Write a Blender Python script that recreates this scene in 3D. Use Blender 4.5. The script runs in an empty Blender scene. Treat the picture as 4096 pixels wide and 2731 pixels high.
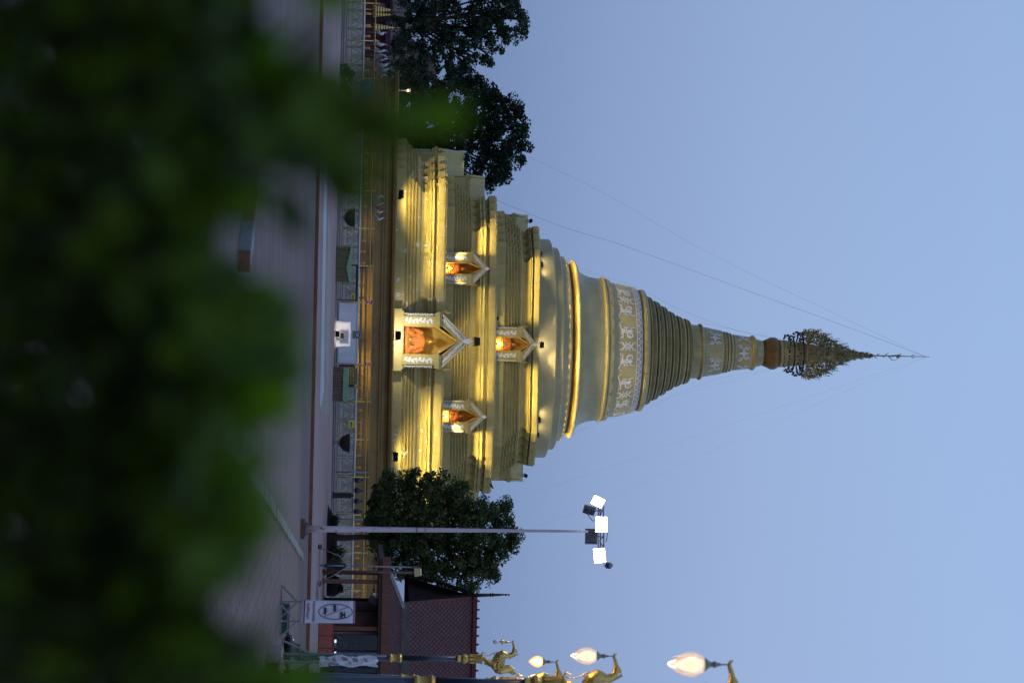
import bpy, bmesh, math, random
from math import sin, cos, pi, radians, sqrt
from mathutils import Vector, Matrix

random.seed(7)
sc = bpy.context.scene
COL = sc.collection
V = Vector
# ------------------------------------------------------------------ camera frame
H = 1.4; TH = math.atan(628 / 8534.0); RO = radians(1.26); FL = 8534.0
f0 = V((0, cos(TH), sin(TH))); u0 = V((0, -sin(TH), cos(TH))); r0 = V((1, 0, 0))
RR = cos(RO) * r0 + sin(RO) * u0
UU = -sin(RO) * r0 + cos(RO) * u0
def P(px, py, Y):
    """survey helper: the world point at depth Y that the photograph shows at (px, py)"""
    d = f0 + UU * ((px - 2048) / FL) + RR * ((py - 1365.5) / FL)
    return V((0, 0, H)) + d * (Y / d.y)
def G(px, py, z=0.0):
    d = f0 + UU * ((px - 2048) / FL) + RR * ((py - 1365.5) / FL)
    return V((0, 0, H)) + d * ((z - H) / d.z)
def ZX(px, py, Y):
    p = P(px, py, Y); return p.x, p.z

# ------------------------------------------------------------------ mesh builder
class MB:
    def __init__(s, o=(0, 0, 0), smooth=False):
        s.v = []; s.f = []; s.o = V(o); s.sm = []; s.smooth = smooth
    def add(s, vs, fs, smooth=None):
        n = len(s.v); s.v += [tuple(V(p) - s.o) for p in vs]
        s.f += [tuple(i + n for i in f) for f in fs]
        s.sm += [s.smooth if smooth is None else smooth] * len(fs)
        return s
    def box(s, c, d, m=None, taper=1.0):
        x, y, z = d[0] / 2, d[1] / 2, d[2] / 2
        vs = [V((a * x * (taper if k > 0 else 1), b * y * (taper if k > 0 else 1), k * z)) for k in (-1, 1) for b in (-1, 1) for a in (-1, 1)]
        if m: vs = [m @ p for p in vs]
        c = V(c)
        return s.add([p + c for p in vs], [(0, 2, 3, 1), (4, 5, 7, 6), (0, 1, 5, 4), (2, 6, 7, 3), (0, 4, 6, 2), (1, 3, 7, 5)], False)
    def bbox(s, a, b):
        a = V(a); b = V(b)
        return s.box((a + b) / 2, (abs(b.x - a.x), abs(b.y - a.y), abs(b.z - a.z)))
    def bar(s, a, b, w, h=None, up=(0, 0, 1)):
        a = V(a); b = V(b); t = (b - a).normalized(); up = V(up)
        if abs(t.dot(up)) > 0.98: up = V((0, 1, 0))
        q = t.cross(up).normalized() * (w / 2); n = q.normalized().cross(t).normalized() * ((h or w) / 2)
        vs = [p + i * q + j * n for p in (a, b) for i, j in ((-1, -1), (1, -1), (1, 1), (-1, 1))]
        return s.add(vs, [(3, 2, 1, 0), (4, 5, 6, 7), (0, 1, 5, 4), (1, 2, 6, 5), (2, 3, 7, 6), (3, 0, 4, 7)], False)
    def tube(s, pts, rad, n=8, cap=True, flat=1.0, up=(0, 0, 1), smooth=True):
        pts = [V(p) for p in pts]; k = len(pts)
        if not hasattr(rad, '__len__'): rad = [rad] * k
        vs = []; q = None
        for i, p in enumerate(pts):
            t = (pts[min(i + 1, k - 1)] - pts[max(i - 1, 0)]).normalized()
            if q is None:
                u = V(up)
                if abs(t.dot(u)) > 0.95: u = V((0, 1, 0)) if abs(t.y) < 0.9 else V((1, 0, 0))
                q = t.cross(u).normalized()
            q = (q - t * q.dot(t)).normalized(); w = t.cross(q)
            for j in range(n):
                a = 2 * pi * j / n
                vs.append(p + (q * cos(a) + w * sin(a) * flat) * rad[i])
        fs = [(i * n + j, i * n + (j + 1) % n, (i + 1) * n + (j + 1) % n, (i + 1) * n + j) for i in range(k - 1) for j in range(n)]
        if cap: fs += [tuple(range(n - 1, -1, -1)), tuple((k - 1) * n + j for j in range(n))]
        return s.add(vs, fs, smooth)
    def lathe(s, prof, n=32, c=(0, 0, 0), cap=True, smooth=True, m=None):
        c = V(c); vs = []
        for r, z in prof:
            for j in range(n):
                a = 2 * pi * j / n
                p = V((r * cos(a), r * sin(a), z)); vs.append(c + (m @ p if m else p))
        k = len(prof)
        fs = [(i * n + j, i * n + (j + 1) % n, (i + 1) * n + (j + 1) % n, (i + 1) * n + j) for i in range(k - 1) for j in range(n)]
        if cap: fs += [tuple(range(n - 1, -1, -1)), tuple((k - 1) * n + j for j in range(n))]
        return s.add(vs, fs, smooth)
    def prism(s, poly, fn, d):
        """poly: 2D outline; fn(x, y, depth) -> point; d: thickness"""
        n = len(poly)
        vs = [fn(x, y, 0) for x, y in poly] + [fn(x, y, d) for x, y in poly]
        fs = [tuple(range(n)), tuple(range(2 * n - 1, n - 1, -1))] + [(i, i + n, (i + 1) % n + n, (i + 1) % n) for i in range(n)]
        return s.add(vs, fs, False)
    def ribbon(s, pts, w, fn, d=0.03):
        """a raised flat strip that follows 2D pts; fn maps (x, y, off) to space"""
        k = len(pts); L = []
        for i in range(k):
            a = pts[max(i - 1, 0)]; b = pts[min(i + 1, k - 1)]
            dx, dy = b[0] - a[0], b[1] - a[1]; l = sqrt(dx * dx + dy * dy) or 1
            ww = w[i] if hasattr(w, '__len__') else w
            nx, ny = -dy / l * ww / 2, dx / l * ww / 2
            L.append(((pts[i][0] + nx, pts[i][1] + ny), (pts[i][0] - nx, pts[i][1] - ny)))
        vs = []
        for a, b in L: vs += [fn(a[0], a[1], 0), fn(a[0], a[1], d), fn(b[0], b[1], d), fn(b[0], b[1], 0)]
        fs = []
        for i in range(k - 1):
            o = 4 * i
            fs += [(o, o + 4, o + 5, o + 1), (o + 1, o + 5, o + 6, o + 2), (o + 2, o + 6, o + 7, o + 3)]
        return s.add(vs, fs, False)
    def ball(s, c, r, n=10, m=None):
        if not hasattr(r, '__len__'): r = (r, r, r)
        c = V(c); pr = []
        for i in range(n // 2 + 1):
            a = pi * i / (n // 2); pr.append((sin(a) * 1.0 + 1e-4, -cos(a)))
        vs = []
        for q, z in pr:
            for j in range(n):
                b = 2 * pi * j / n
                p = V((q * cos(b) * r[0], q * sin(b) * r[1], z * r[2])); vs.append(c + (m @ p if m else p))
        k = len(pr)
        fs = [(i * n + j, i * n + (j + 1) % n, (i + 1) * n + (j + 1) % n, (i + 1) * n + j) for i in range(k - 1) for j in range(n)]
        return s.add(vs, fs, True)
    def mesh(s, name):
        me = bpy.data.meshes.new(name); me.from_pydata(s.v, [], s.f); me.update()
        me.polygons.foreach_set('use_smooth', s.sm); return me
    def build(s, name, mat, parent=None):
        me = s.mesh(name); me.materials.append(mat)
        ob = bpy.data.objects.new(name, me); COL.objects.link(ob)
        if parent is not None: ob.parent = parent
        return ob

def tag(o, label, cat, group=None, kind=None):
    if label: o['label'] = label
    if cat: o['category'] = cat
    if group: o['group'] = group
    if kind: o['kind'] = kind
    return o
def thing(name, label, cat, loc=(0, 0, 0), rz=0, group=None):
    o = bpy.data.objects.new(name, None); COL.objects.link(o)
    o.location = loc; o.rotation_euler = (0, 0, rz); o.empty_display_size = 0.2
    return tag(o, label, cat, group)
def dup(root, loc=None, rz=None, label=None, group=None, parent=None):
    r = root.copy(); COL.objects.link(r)
    if parent is not None: r.parent = parent
    if loc is not None: r.location = loc
    if rz is not None: r.rotation_euler = (0, 0, rz)
    if label: r['label'] = label
    if group: r['group'] = group
    for ch in list(root.children):
        dup(ch, parent=r)
    return r
def struct(o): o['kind'] = 'structure'; return o

# ------------------------------------------------------------------ materials
class NT:
    def __init__(s, m): s.m = m; s.t = m.node_tree; s.n = s.t.nodes; s.l = s.t.links
    def __call__(s, typ, ins=None, **kw):
        nd = s.n.new('ShaderNode' + typ)
        for k, v in kw.items(): setattr(nd, k, v)
        for k, v in (ins or {}).items():
            if hasattr(v, 'outputs'): v = v.outputs[0]
            if isinstance(v, bpy.types.NodeSocket): s.l.new(v, nd.inputs[k])
            else: nd.inputs[k].default_value = v
        return nd
    def math(s, op, a, b=0.0, c=0.0):
        return s('Math', {0: a, 1: b, 2: c}, operation=op)
    def mix(s, f, a, b, bt='MIX'):
        nd = s.n.new('ShaderNodeMix'); nd.data_type = 'RGBA'; nd.blend_type = bt
        for i, v in ((0, f), (6, a), (7, b)):
            if hasattr(v, 'outputs'): v = v.outputs[2] if v.bl_idname == 'ShaderNodeMix' else v.outputs[0]
            if isinstance(v, bpy.types.NodeSocket): s.l.new(v, nd.inputs[i])
            else: nd.inputs[i].default_value = v if i == 0 or len(v) == 4 else (*v, 1)
        return nd
    def ramp(s, f, stops):
        nd = s('ValToRGB', {0: f}); e = nd.color_ramp.elements
        while len(e) < len(stops): e.new(0.5)
        for q, (p, c) in zip(e, stops):
            q.position = p; q.color = (*c, 1) if len(c) == 3 else c
        return nd
def newmat(name):
    m = bpy.data.materials.new(name); m.use_nodes = True
    return m, NT(m), m.node_tree.nodes['Principled BSDF']
def o2(nd): return nd.outputs[2] if nd.bl_idname == 'ShaderNodeMix' else nd.outputs[0]
def mat(name, col, rough=0.6, metal=0.0, var=0.25, scale=3.0, bump=0.0, bscale=20.0, col2=None, stretch=(1, 1, 1), spec=0.5, dirt=0.0, dirtcol=(0.03, 0.025, 0.02), peel=0.0, trans=0.0):
    m, t, b = newmat(name)
    tc = t('TexCoord').outputs['Object']
    mp = t('Mapping', {0: tc, 3: stretch})
    nz = t('TexNoise', {0: mp, 'Scale': scale, 'Detail': 6.0, 'Roughness': 0.6})
    lo = tuple(c * (1 - var) for c in col); hi = col2 or tuple(min(1, c * (1 + var)) for c in col)
    c = t.ramp(nz, [(0.3, lo), (0.7, hi)])
    if dirt:
        dm = t('Mapping', {0: tc, 3: (2.2, 2.2, 0.35)})
        dz = t('TexNoise', {0: dm, 'Scale': 1.6, 'Detail': 7.0, 'Roughness': 0.7})
        dr = t.ramp(dz, [(0.52, (0, 0, 0)), (0.75, (dirt,) * 3)])
        c = t.mix(dr, c, dirtcol)
    if peel:
        pz = t('TexNoise', {0: tc, 'Scale': 1.9, 'Detail': 9.0, 'Roughness': 0.65})
        pr = t.ramp(pz, [(0.66 - peel, (0, 0, 0)), (0.675 - peel, (1, 1, 1))])
        c = t.mix(pr, c, (0.62, 0.62, 0.6))
    t.l.new(o2(c), b.inputs['Base Color'])
    b.inputs['Roughness'].default_value = rough; b.inputs['Metallic'].default_value = metal
    b.inputs['Specular IOR Level'].default_value = spec
    if trans: b.inputs['Transmission Weight'].default_value = trans
    if bump:
        bz = t('TexNoise', {0: mp, 'Scale': bscale, 'Detail': 8.0, 'Roughness': 0.65})
        bn = t('Bump', {'Height': bz, 'Strength': bump, 'Distance': 0.05}); t.l.new(bn.outputs[0], b.inputs['Normal'])
    return m
def emit(name, col, st):
    m = bpy.data.materials.new(name); m.use_nodes = True; t = NT(m); t.n.clear()
    e = t('Emission', {0: (*col, 1), 1: st}); o = t('OutputMaterial', {0: e}); return m
def leafmat(name, col, col2, tr=0.35, scale=1.3, rough=0.5):
    m, t, b = newmat(name)
    tc = t('TexCoord').outputs['Object']
    nz = t('TexNoise', {0: tc, 'Scale': scale, 'Detail': 5.0, 'Roughness': 0.75})
    c = t.ramp(nz, [(0.38, col), (0.64, col2)])
    t.l.new(c.outputs[0], b.inputs['Base Color']); b.inputs['Roughness'].default_value = rough
    b.inputs['Specular IOR Level'].default_value = 0.3
    tl = t('BsdfTranslucent', {0: c}); mx = t('MixShader', {0: tr, 1: b, 2: tl})
    t.l.new(mx.outputs[0], t.n['Material Output'].inputs[0]); return m

M = {}
GOLD = (0.42, 0.338, 0.125)
M['gold'] = mat('gold_paint', GOLD, 0.5, 0.12, 0.16, 0.9, 0.25, 9, dirt=0.35, dirtcol=(0.10, 0.075, 0.025))
M['goldpeel'] = mat('worn_gold_paint', GOLD, 0.5, 0.12, 0.16, 0.9, 0.25, 9, dirt=0.4, dirtcol=(0.10, 0.075, 0.025), peel=0.045)
M['goldspire'] = mat('weathered_gold_paint', (0.36, 0.29, 0.12), 0.45, 0.2, 0.22, 1.5, 0.3, 10, dirt=0.5, dirtcol=(0.045, 0.032, 0.018))
M['goldbell'] = mat('dull_gold_paint', (0.39, 0.325, 0.15), 0.42, 0.2, 0.14, 0.7, 0.15, 6, dirt=0.25, dirtcol=(0.12, 0.09, 0.04))
M['plinth'] = mat('brown_gold_paint', (0.25, 0.155, 0.05), 0.5, 0.1, 0.25, 0.8, 0.25, 8, dirt=0.6, dirtcol=(0.05, 0.03, 0.012))
M['goldm'] = mat('gilded_metal', (0.60, 0.42, 0.12), 0.33, 0.75, 0.2, 6, 0.2, 30)
M['golddark'] = mat('tarnished_gilt', (0.25, 0.19, 0.075), 0.42, 0.5, 0.35, 5, 0.2, 30)
M['amber'] = mat('amber_gilt', (0.17, 0.095, 0.022), 0.4, 0.35, 0.3, 2, 0.15, 10)
M['goldlat'] = mat('gold_lattice_paint', (0.30, 0.23, 0.07), 0.4, 0.35, 0.2, 6)
M['white'] = mat('white_plaster_relief', (0.66, 0.66, 0.68), 0.6, 0, 0.1, 5)
M['whitewall'] = mat('stained_whitewash', (0.72, 0.72, 0.73), 0.7, 0, 0.08, 2, 0.1, 12, dirt=0.35, dirtcol=(0.08, 0.08, 0.085))
M['nichein'] = mat('niche_gold_lining', (0.52, 0.36, 0.09), 0.55, 0.05, 0.15, 3)
M['orange'] = mat('orange_robe_cloth', (0.70, 0.25, 0.06), 0.8, 0, 0.2, 6, 0.5, 10)
M['black'] = mat('black_metal', (0.012, 0.012, 0.014), 0.45, 0.2, 0.3, 8)
M['steel'] = mat('grey_steel', (0.20, 0.21, 0.23), 0.45, 0.5, 0.2, 8)
M['darkiron'] = mat('dark_iron_bowl', (0.035, 0.027, 0.024), 0.55, 0.3, 0.4, 5, 0.3, 20)
M['copper'] = mat('copper_cylinder', (0.58, 0.24, 0.05), 0.35, 0.35, 0.2, 10)
M['navy'] = mat('navy_post_paint', (0.014, 0.028, 0.055), 0.4, 0, 0.25, 6)
M['redwood'] = mat('red_brown_wood', (0.115, 0.038, 0.02), 0.5, 0, 0.35, 3, 0.2, 18, stretch=(6, 6, 0.6))
M['darkwood'] = mat('dark_wood', (0.03, 0.018, 0.013), 0.6, 0, 0.4, 3, 0.2, 18)
M['tile'] = mat('purple_grey_roof_tile', (0.082, 0.036, 0.038), 0.6, 0, 0.3, 2.5, 0.2, 20)
M['tilebase'] = mat('red_roof_grout', (0.10, 0.020, 0.012), 0.7, 0, 0.3, 5)
M['greywood'] = mat('grey_weathered_wood', (0.085, 0.075, 0.07), 0.7, 0, 0.3, 4, 0.2, 20)
M['palewood'] = mat('flaking_white_wood', (0.27, 0.255, 0.25), 0.7, 0, 0.2, 4, 0.3, 18, dirt=0.9, dirtcol=(0.08, 0.06, 0.05))
M['polewhite'] = mat('flaking_lilac_white_paint', (0.55, 0.48, 0.53), 0.5, 0, 0.08, 2, 0.1, 20, dirt=0.5, dirtcol=(0.35, 0.28, 0.3))
m, t, b = newmat('flaking_pole_paint'); tc = t('TexCoord').outputs['Object']; z_ = t('SeparateXYZ', {0: tc}).outputs[2]
nz = t('TexNoise', {0: t('Mapping', {0: tc, 3: (9, 9, 2.2)}), 'Scale': 1.5, 'Detail': 8.0, 'Roughness': .7})
fk = t.math('MULTIPLY', t.ramp(nz, [(.585, (0, 0, 0)), (.60, (1, 1, 1))]), t.ramp(t.math('DIVIDE', z_, 3.6), [(.05, (1, 1, 1)), (.75, (.9,) * 3), (1.0, (0, 0, 0))]))
n2 = t('TexNoise', {0: tc, 'Scale': 2.0, 'Detail': 6.0}); c = t.mix(fk, t.ramp(n2, [(.3, (.50, .42, .46)), (.7, (.60, .52, .57))]), (.10, .10, .115)); t.l.new(o2(c), b.inputs['Base Color']); b.inputs['Roughness'].default_value = .55
M['polewhite'] = m
M['vinyl'] = mat('white_vinyl', (0.56, 0.59, 0.70), 0.45, 0, 0.08, 2.5, 0.15, 5)
M['signred'] = mat('sign_red_print', (0.22, 0.008, 0.016), 0.5, 0, 0.08, 4)
M['signblack'] = mat('sign_black_print', (0.01, 0.01, 0.012), 0.5, 0, 0.1, 4)
M['signblue'] = mat('sign_blue_print', (0.02, 0.02, 0.10), 0.5, 0, 0.1, 4)
M['tape'] = mat('brown_parcel_tape', (0.22, 0.17, 0.12), 0.4, 0, 0.2, 6)
M['orangebox'] = mat('faded_red_panel', (0.27, 0.058, 0.04), 0.55, 0, 0.3, 2.2, 0.1, 12, dirt=0.4, dirtcol=(0.2, 0.03, 0.04))
M['clothdark'] = mat('olive_satin_skirt', (0.13, 0.115, 0.055), 0.42, 0, 0.25, 3)
M['clothbrown'] = mat('brown_pleated_skirt', (0.15, 0.105, 0.075), 0.6, 0, 0.25, 3)
M['clothgreen'] = mat('pale_green_cloth', (0.20, 0.36, 0.20), 0.8, 0, 0.15, 4, 0.2, 20)
M['clothwhite'] = mat('white_cloth', (0.72, 0.68, 0.66), 0.85, 0, 0.06, 3, 0.2, 8)
M['flag'] = mat('white_pennant_cloth', (0.55, 0.58, 0.62), 0.85, 0, 0.2, 5, trans=0.0)
M['flagpink'] = mat('pink_pennant_cloth', (0.52, 0.12, 0.15), 0.85, 0, 0.3, 4)
M['flagteal'] = mat('pale_teal_pennant_cloth', (0.33, 0.5, 0.48), 0.85, 0, 0.3, 4)
M['flagpurple'] = mat('plum_cloth', (0.12, 0.045, 0.10), 0.85, 0, 0.3, 4)
M['pink'] = mat('pink_petals', (0.6, 0.08, 0.2), 0.7, 0, 0.3, 9)
M['kerb'] = mat('red_brown_kerb_paint', (0.17, 0.055, 0.03), 0.7, 0, 0.3, 1.5, 0.2, 10)
M['kerbwhite'] = mat('worn_white_kerb_paint', (0.20, 0.21, 0.215), 0.75, 0, 0.25, 4, 0.3, 14)
M['bark'] = mat('dark_bark', (0.045, 0.033, 0.027), 0.9, 0, 0.4, 5, 0.6, 14, stretch=(3, 3, 0.7))
M['soil'] = mat('dark_soil', (0.022, 0.012, 0.008), 0.95, 0, 0.4, 5, 0.8, 9, spec=0.05)
M['cover'] = mat('black_cover_cloth', (0.012, 0.011, 0.011), 0.85, 0, 0.3, 3, 0.6, 6, spec=0.1)
M['gabledark'] = mat('sooty_wood', (0.012, 0.008, 0.007), 0.8, 0, 0.4, 3, 0.2, 18, spec=0.1)  # dark wood made darker still, the gable's shade put into its colour
M['rust'] = mat('rusty_plate', (0.10, 0.055, 0.04), 0.8, 0, 0.4, 6, 0.3, 20)
M['stain'] = mat('black_mould_stain', (0.022, 0.023, 0.026), 0.9, 0, 0.5, 6, spec=0.1)
M['lampsoft'] = emit('dim_white_lens', (0.8, 0.86, 1.0), 1.6)  # glow for the blocks that stand in for glass reflections
M['bag'] = mat('black_plastic_bag', (0.01, 0.011, 0.012), 0.25, 0, 0.3, 3, 0.5, 9)
M['greenpad'] = mat('dark_green_pad', (0.02, 0.04, 0.032), 0.7, 0, 0.3, 4, 0.3, 12)
M['bluepot'] = mat('dark_blue_glaze', (0.012, 0.02, 0.05), 0.35, 0, 0.3, 4)
M['yellow'] = mat('yellow_sign_paint', (0.58, 0.48, 0.07), 0.55, 0, 0.12, 5)
M['cream'] = mat('cream_enamel', (0.60, 0.50, 0.27), 0.5, 0, 0.15, 5)
M['bronze'] = mat('dark_bronze', (0.045, 0.036, 0.026), 0.3, 0.7, 0.3, 4)
M['redwall'] = mat('dark_red_wall', (0.13, 0.016, 0.022), 0.7, 0, 0.3, 2)
M['palewall'] = mat('pale_lilac_wall', (0.40, 0.38, 0.46), 0.8, 0, 0.12, 2)
M['oldroof'] = mat('old_brown_roof', (0.09, 0.05, 0.04), 0.8, 0, 0.35, 3, 0.4, 12, stretch=(1, 1, 5))
M['teal'] = mat('printed_teal_banner', (0.06, 0.20, 0.22), 0.6, 0, 0.5, 2.2, col2=(0.20, 0.42, 0.40))
M['planter'] = mat('pink_plaster', (0.34, 0.25, 0.25), 0.8, 0, 0.15, 3, 0.2, 15)
M['socket'] = mat('grey_gilt_socket', (0.25, 0.235, 0.18), 0.45, 0.4, 0.2, 8)
M['bulbwhite'] = mat('unlit_milky_bulb', (0.75, 0.74, 0.78), 0.3, 0, 0.03, 4)
M['wire'] = mat('grey_wire', (0.17, 0.18, 0.21), 0.6, 0.2, 0.1, 4)
M['plaque'] = mat('black_lacquer', (0.012, 0.011, 0.01), 0.3, 0, 0.2, 5)
M['leafR'] = leafmat('street_tree_leaf', (0.032, 0.054, 0.018), (0.11, 0.15, 0.042))
M['leafL'] = leafmat('tall_tree_leaf', (0.016, 0.034, 0.022), (0.055, 0.095, 0.045))
M['leafD'] = leafmat('dark_tree_leaf', (0.010, 0.024, 0.014), (0.035, 0.062, 0.030))
M['leafH'] = leafmat('hedge_leaf', (0.005, 0.012, 0.0008), (0.115, 0.205, 0.006), 0.42, 9.0)  # near-black patches put the hedge's inner shade into the leaf colour
M['leafY'] = leafmat('young_hedge_leaf', (0.05, 0.12, 0.003), (0.19, 0.34, 0.010), 0.5, 14.0)  # brighter copy of the hedge leaf, light put into its colour
M['leafB'] = leafmat('shrub_leaf', (0.010, 0.020, 0.010), (0.030, 0.050, 0.022))
M['lampwhite'] = emit('lit_white_lens', (0.92, 0.96, 1.0), 14)
M['lampwarm'] = emit('lit_warm_lens', (1.0, 0.55, 0.22), 9)
M['core'] = emit('lit_bulb_core', (1.0, 0.74, 0.50), 2.6)
# ------------------------------------------------------------------ the golden pagoda
DA = 135.0
XC = P(2900, 1409, DA).x
YAW = radians(-1.6)
pag = thing('golden_pagoda', 'huge golden pagoda with redented terraces, round bell and ringed spire', 'pagoda', (XC, DA, 0), YAW)
def zf(px, w): return P(px, 1385, DA - w).z
def zx(px): return P(px, 1400, DA).z
def pl(w, r=2.0, n=4):
    s = r / n; q = [(w - r, -w)]
    for k in range(n): q += [(w - r + k * s, -w + (k + 1) * s), (w - r + (k + 1) * s, -w + (k + 1) * s)]
    out = []
    for t in range(4):
        for x, y in q:
            for _ in range(t): x, y = -y, x
            out.append((x, y))
    return out
def loft(name, prof, m, r=2.0, n=4, fz=zf, jit=0.0):
    mb = MB(); rings = []; z = 0; N = None
    for px, w in prof:
        if px is not None: z = fz(px, w)
        rings.append([V((x, y, z)) for x, y in pl(w, r, n)])
    N = len(rings[0]); vs = [p for q in rings for p in q]
    fs = [(i * N + j, i * N + (j + 1) % N, (i + 1) * N + (j + 1) % N, (i + 1) * N + j) for i in range(len(rings) - 1) for j in range(N)]
    mb.add(vs, fs + [tuple((len(rings) - 1) * N + j for j in range(N)), tuple(range(N - 1, -1, -1))], False)
    return mb.build(name, m, pag), rings[-1][0].z
_, Z0 = loft('plinth', [(1325, 15.825), (1436, 15.825), (None, 15.720), (1456, 15.720), (None, 15.647), (1477, 15.647), (1480, 15.772), (1486, 15.772), (1488, 15.563), (1499, 15.563), (1501, 15.406),
    (1510, 15.406), (1512, 15.280), (1518, 15.280), (1520, 15.364), (1525, 15.364), (1527, 14.986), (1532, 14.850), (1542, 14.798), (1552, 14.850), (1559, 14.986),
    (1561, 15.144), (1567, 15.144), (1569, 15.248), (1575, 15.248)], M['plinth'], 1.2, 2)
def steps(p0, p1, w0, w1, n):
    d = (p1 - p0) / n; e = (w0 - w1) / n; out = []
    for i in range(n):
        q = p0 + i * d; w = w0 - i * e
        out += [(q, w - .05), (q + .36 * d, w), (q + .46 * d, w - .5 * e), (q + .47 * d, w - .8 * e - .07), (q + .60 * d, w - .8 * e - .07), (q + .61 * d, w - .72 * e), (q + .70 * d, w - .62 * e), (q + .80 * d, w - .72 * e), (q + .82 * d, w - e - .05), (q + .97 * d, w - e - .05)]
    return out
def crown(p0, p1, p2, p3, w):
    """cyma between p0 and p1, fillets up to p2, recess, fascia up to p3"""
    d = p1 - p0; f = p2 - p1; h = p3 - p2
    return [(p0, w + .02), (p0 + .12 * d, w - .04), (p0 + .34 * d, w - .07), (p0 + .60 * d, w - .04), (p0 + .84 * d, w + .05), (p1, w + .12), (None, w + .18), (p1 + .22 * f, w + .18), (p1 + .24 * f, w + .12), (p1 + .34 * f, w + .12), (None, w + .22), (p1 + .62 * f, w + .23), (p1 + .64 * f, w + .08), (p1 + .70 * f, w + .02),
            (p2, w + .02), (p2 + .06 * h, w + .10), (None, w + .26), (p3 - .18 * h, w + .28), (p3 - .15 * h, w + .20), (p3, w + .20)]
T1, Z1 = loft('terrace', [(1571, 11.9), (1611, 11.93)] + steps(1612, 1662, 11.8, 11.05, 4) + [(1664, 11.0), (1671, 10.9)] + crown(1672, 1709, 1738, 1777, 10.75), M['goldpeel'])
T2, Z2 = loft('terrace', [(1777, 9.95), (1808, 9.98)] + steps(1809, 1880, 9.84, 8.82, 6) + crown(1882, 1914, 1950, 1984, 8.68), M['gold'])
T3, Z3 = loft('terrace', [(1983, 8.1), (2016, 8.13)] + steps(2017, 2078, 8.02, 7.22, 5) + [(2080, 7.2), (2086, 7.18)] + crown(2087, 2115, 2130, 2159, 7.04), M['gold'])
# round part -----------------------------------------------------------
def rnd(name, prof, m, n=96, smooth=False, par=None):
    mb = MB(); z = 0; out = []
    for px, r in prof:
        if px is not None: z = zx(px)
        out.append((r, z))
    mb.lathe(out, n, smooth=smooth)
    ob = mb.build(name, m, par or pag)
    return ob, out
def smooth_by_angle(ob, a=32):
    me = ob.data; bm = bmesh.new(); bm.from_mesh(me)
    for e in bm.edges:
        if len(e.link_faces) == 2 and e.calc_face_angle(0) > radians(a): e.smooth = False
    for f in bm.faces: f.smooth = True
    bm.to_mesh(me); bm.free(); return ob
o, _ = rnd('round_terrace', [(2095, 6.95), (2182, 6.92), (2186, 6.85), (None, 6.42), (2214, 6.40), (2218, 6.33), (None, 5.92), (2245, 5.84), (2252, 5.70), (2256, 5.4)], M['goldbell']); smooth_by_angle(o)
o, _ = rnd('bell_base', [(2248, 5.25), (2254, 5.24), (2262, 5.30), (2270, 5.44), (2274, 5.52)], M['plinth'])  # recess under the lip: brown paint, with its shadow also put into the colour
bell, bp = rnd('bell', [(2272, 5.50), (2275, 5.60), (2279, 5.64), (2284, 5.63), (2289, 5.54), (2293, 5.40), (2296, 5.20), (2302, 5.03), (2312, 4.87), (2325, 4.74), (2342, 4.63), (2360, 4.57), (2388, 4.50),
    (2391, 4.56), (2396, 4.62), (2402, 4.60), (2406, 4.50), (2409, 4.52), (2424, 4.45), (2430, 4.33), (2434, 4.28), (2460, 4.22), (2490, 4.12), (2517, 4.02), (2534, 3.93), (2538, 3.86)], M['goldbell']); smooth_by_angle(bell)
def bell_r(z):
    for (ra, za), (rb, zb) in zip(bp, bp[1:]):
        if za <= z <= zb: return ra + (rb - ra) * (z - za) / max(zb - za, 1e-6)
    return bp[-1][0]
prof = [(2538, 3.72), (2543, 3.80), (2550, 3.86), (2558, 3.88), (2566, 3.84), (2571, 3.72), (2574, 3.5)]
rg = [(2574, 3.46), (2606, 3.16), (2638, 2.84), (2668, 2.52), (2698, 2.26), (2730, 2.08), (2760, 1.82)]
for (a, ra), (b, rb) in zip(rg, rg[1:]):
    d = b - a; q = ra - rb
    prof += [(a, ra - .13), (a + .05 * d, ra - .08), (a + .10 * d, ra), (a + .20 * d, ra + .03), (a + .30 * d, ra), (a + .33 * d, ra - .09), (a + .37 * d, ra - .09), (a + .39 * d, ra - .03),
             (a + .48 * d, ra - .02), (a + .50 * d, ra - .12), (a + .54 * d, ra - .12), (a + .56 * d, ra - .06), (a + .64 * d, ra - .06), (a + .66 * d, ra - .15), (a + .70 * d, ra - .15), (a + .72 * d, ra - .10), (a + .95 * d, rb + .0), (a + .98 * d, rb - .10)]
prof += [(2760, 1.72), (2790, 1.70), (2792, 1.76), (2797, 1.80), (2803, 1.76), (2807, 1.62)]
o, _ = rnd('ring_moulding', prof, M['goldspire']); smooth_by_angle(o, 40)
drum, dp = rnd('drum', [(2807, 1.60), (2812, 1.58), (2884, 1.37), (2886, 1.28), (2890, 1.32), (2896, 1.33), (2901, 1.24), (2903, 1.30), (2909, 1.29), (2914, 1.18), (2916, 1.24), (2921, 1.22), (2926, 1.12),
    (2930, 1.14), (2998, 1.0), (3000, 1.06), (3006, 1.12), (3013, 1.11), (3018, 1.02), (3021, .9), (3047, .80)], M['goldspire'], 64); smooth_by_angle(drum, 40)
o, _ = rnd('lotus_bud', [(3046, .78), (3050, .80), (3083, 1.03), (3098, 1.03), (3108, .95), (3113, .82)], M['amber'], 48); smooth_by_angle(o, 25)
o, _ = rnd('shaft', [(3110, .80), (3115, .88), (3127, .87), (3130, .82), (3133, .87), (3219, .70), (3300, .5), (3420, .2)], M['goldspire'], 48); smooth_by_angle(o, 30)
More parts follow.
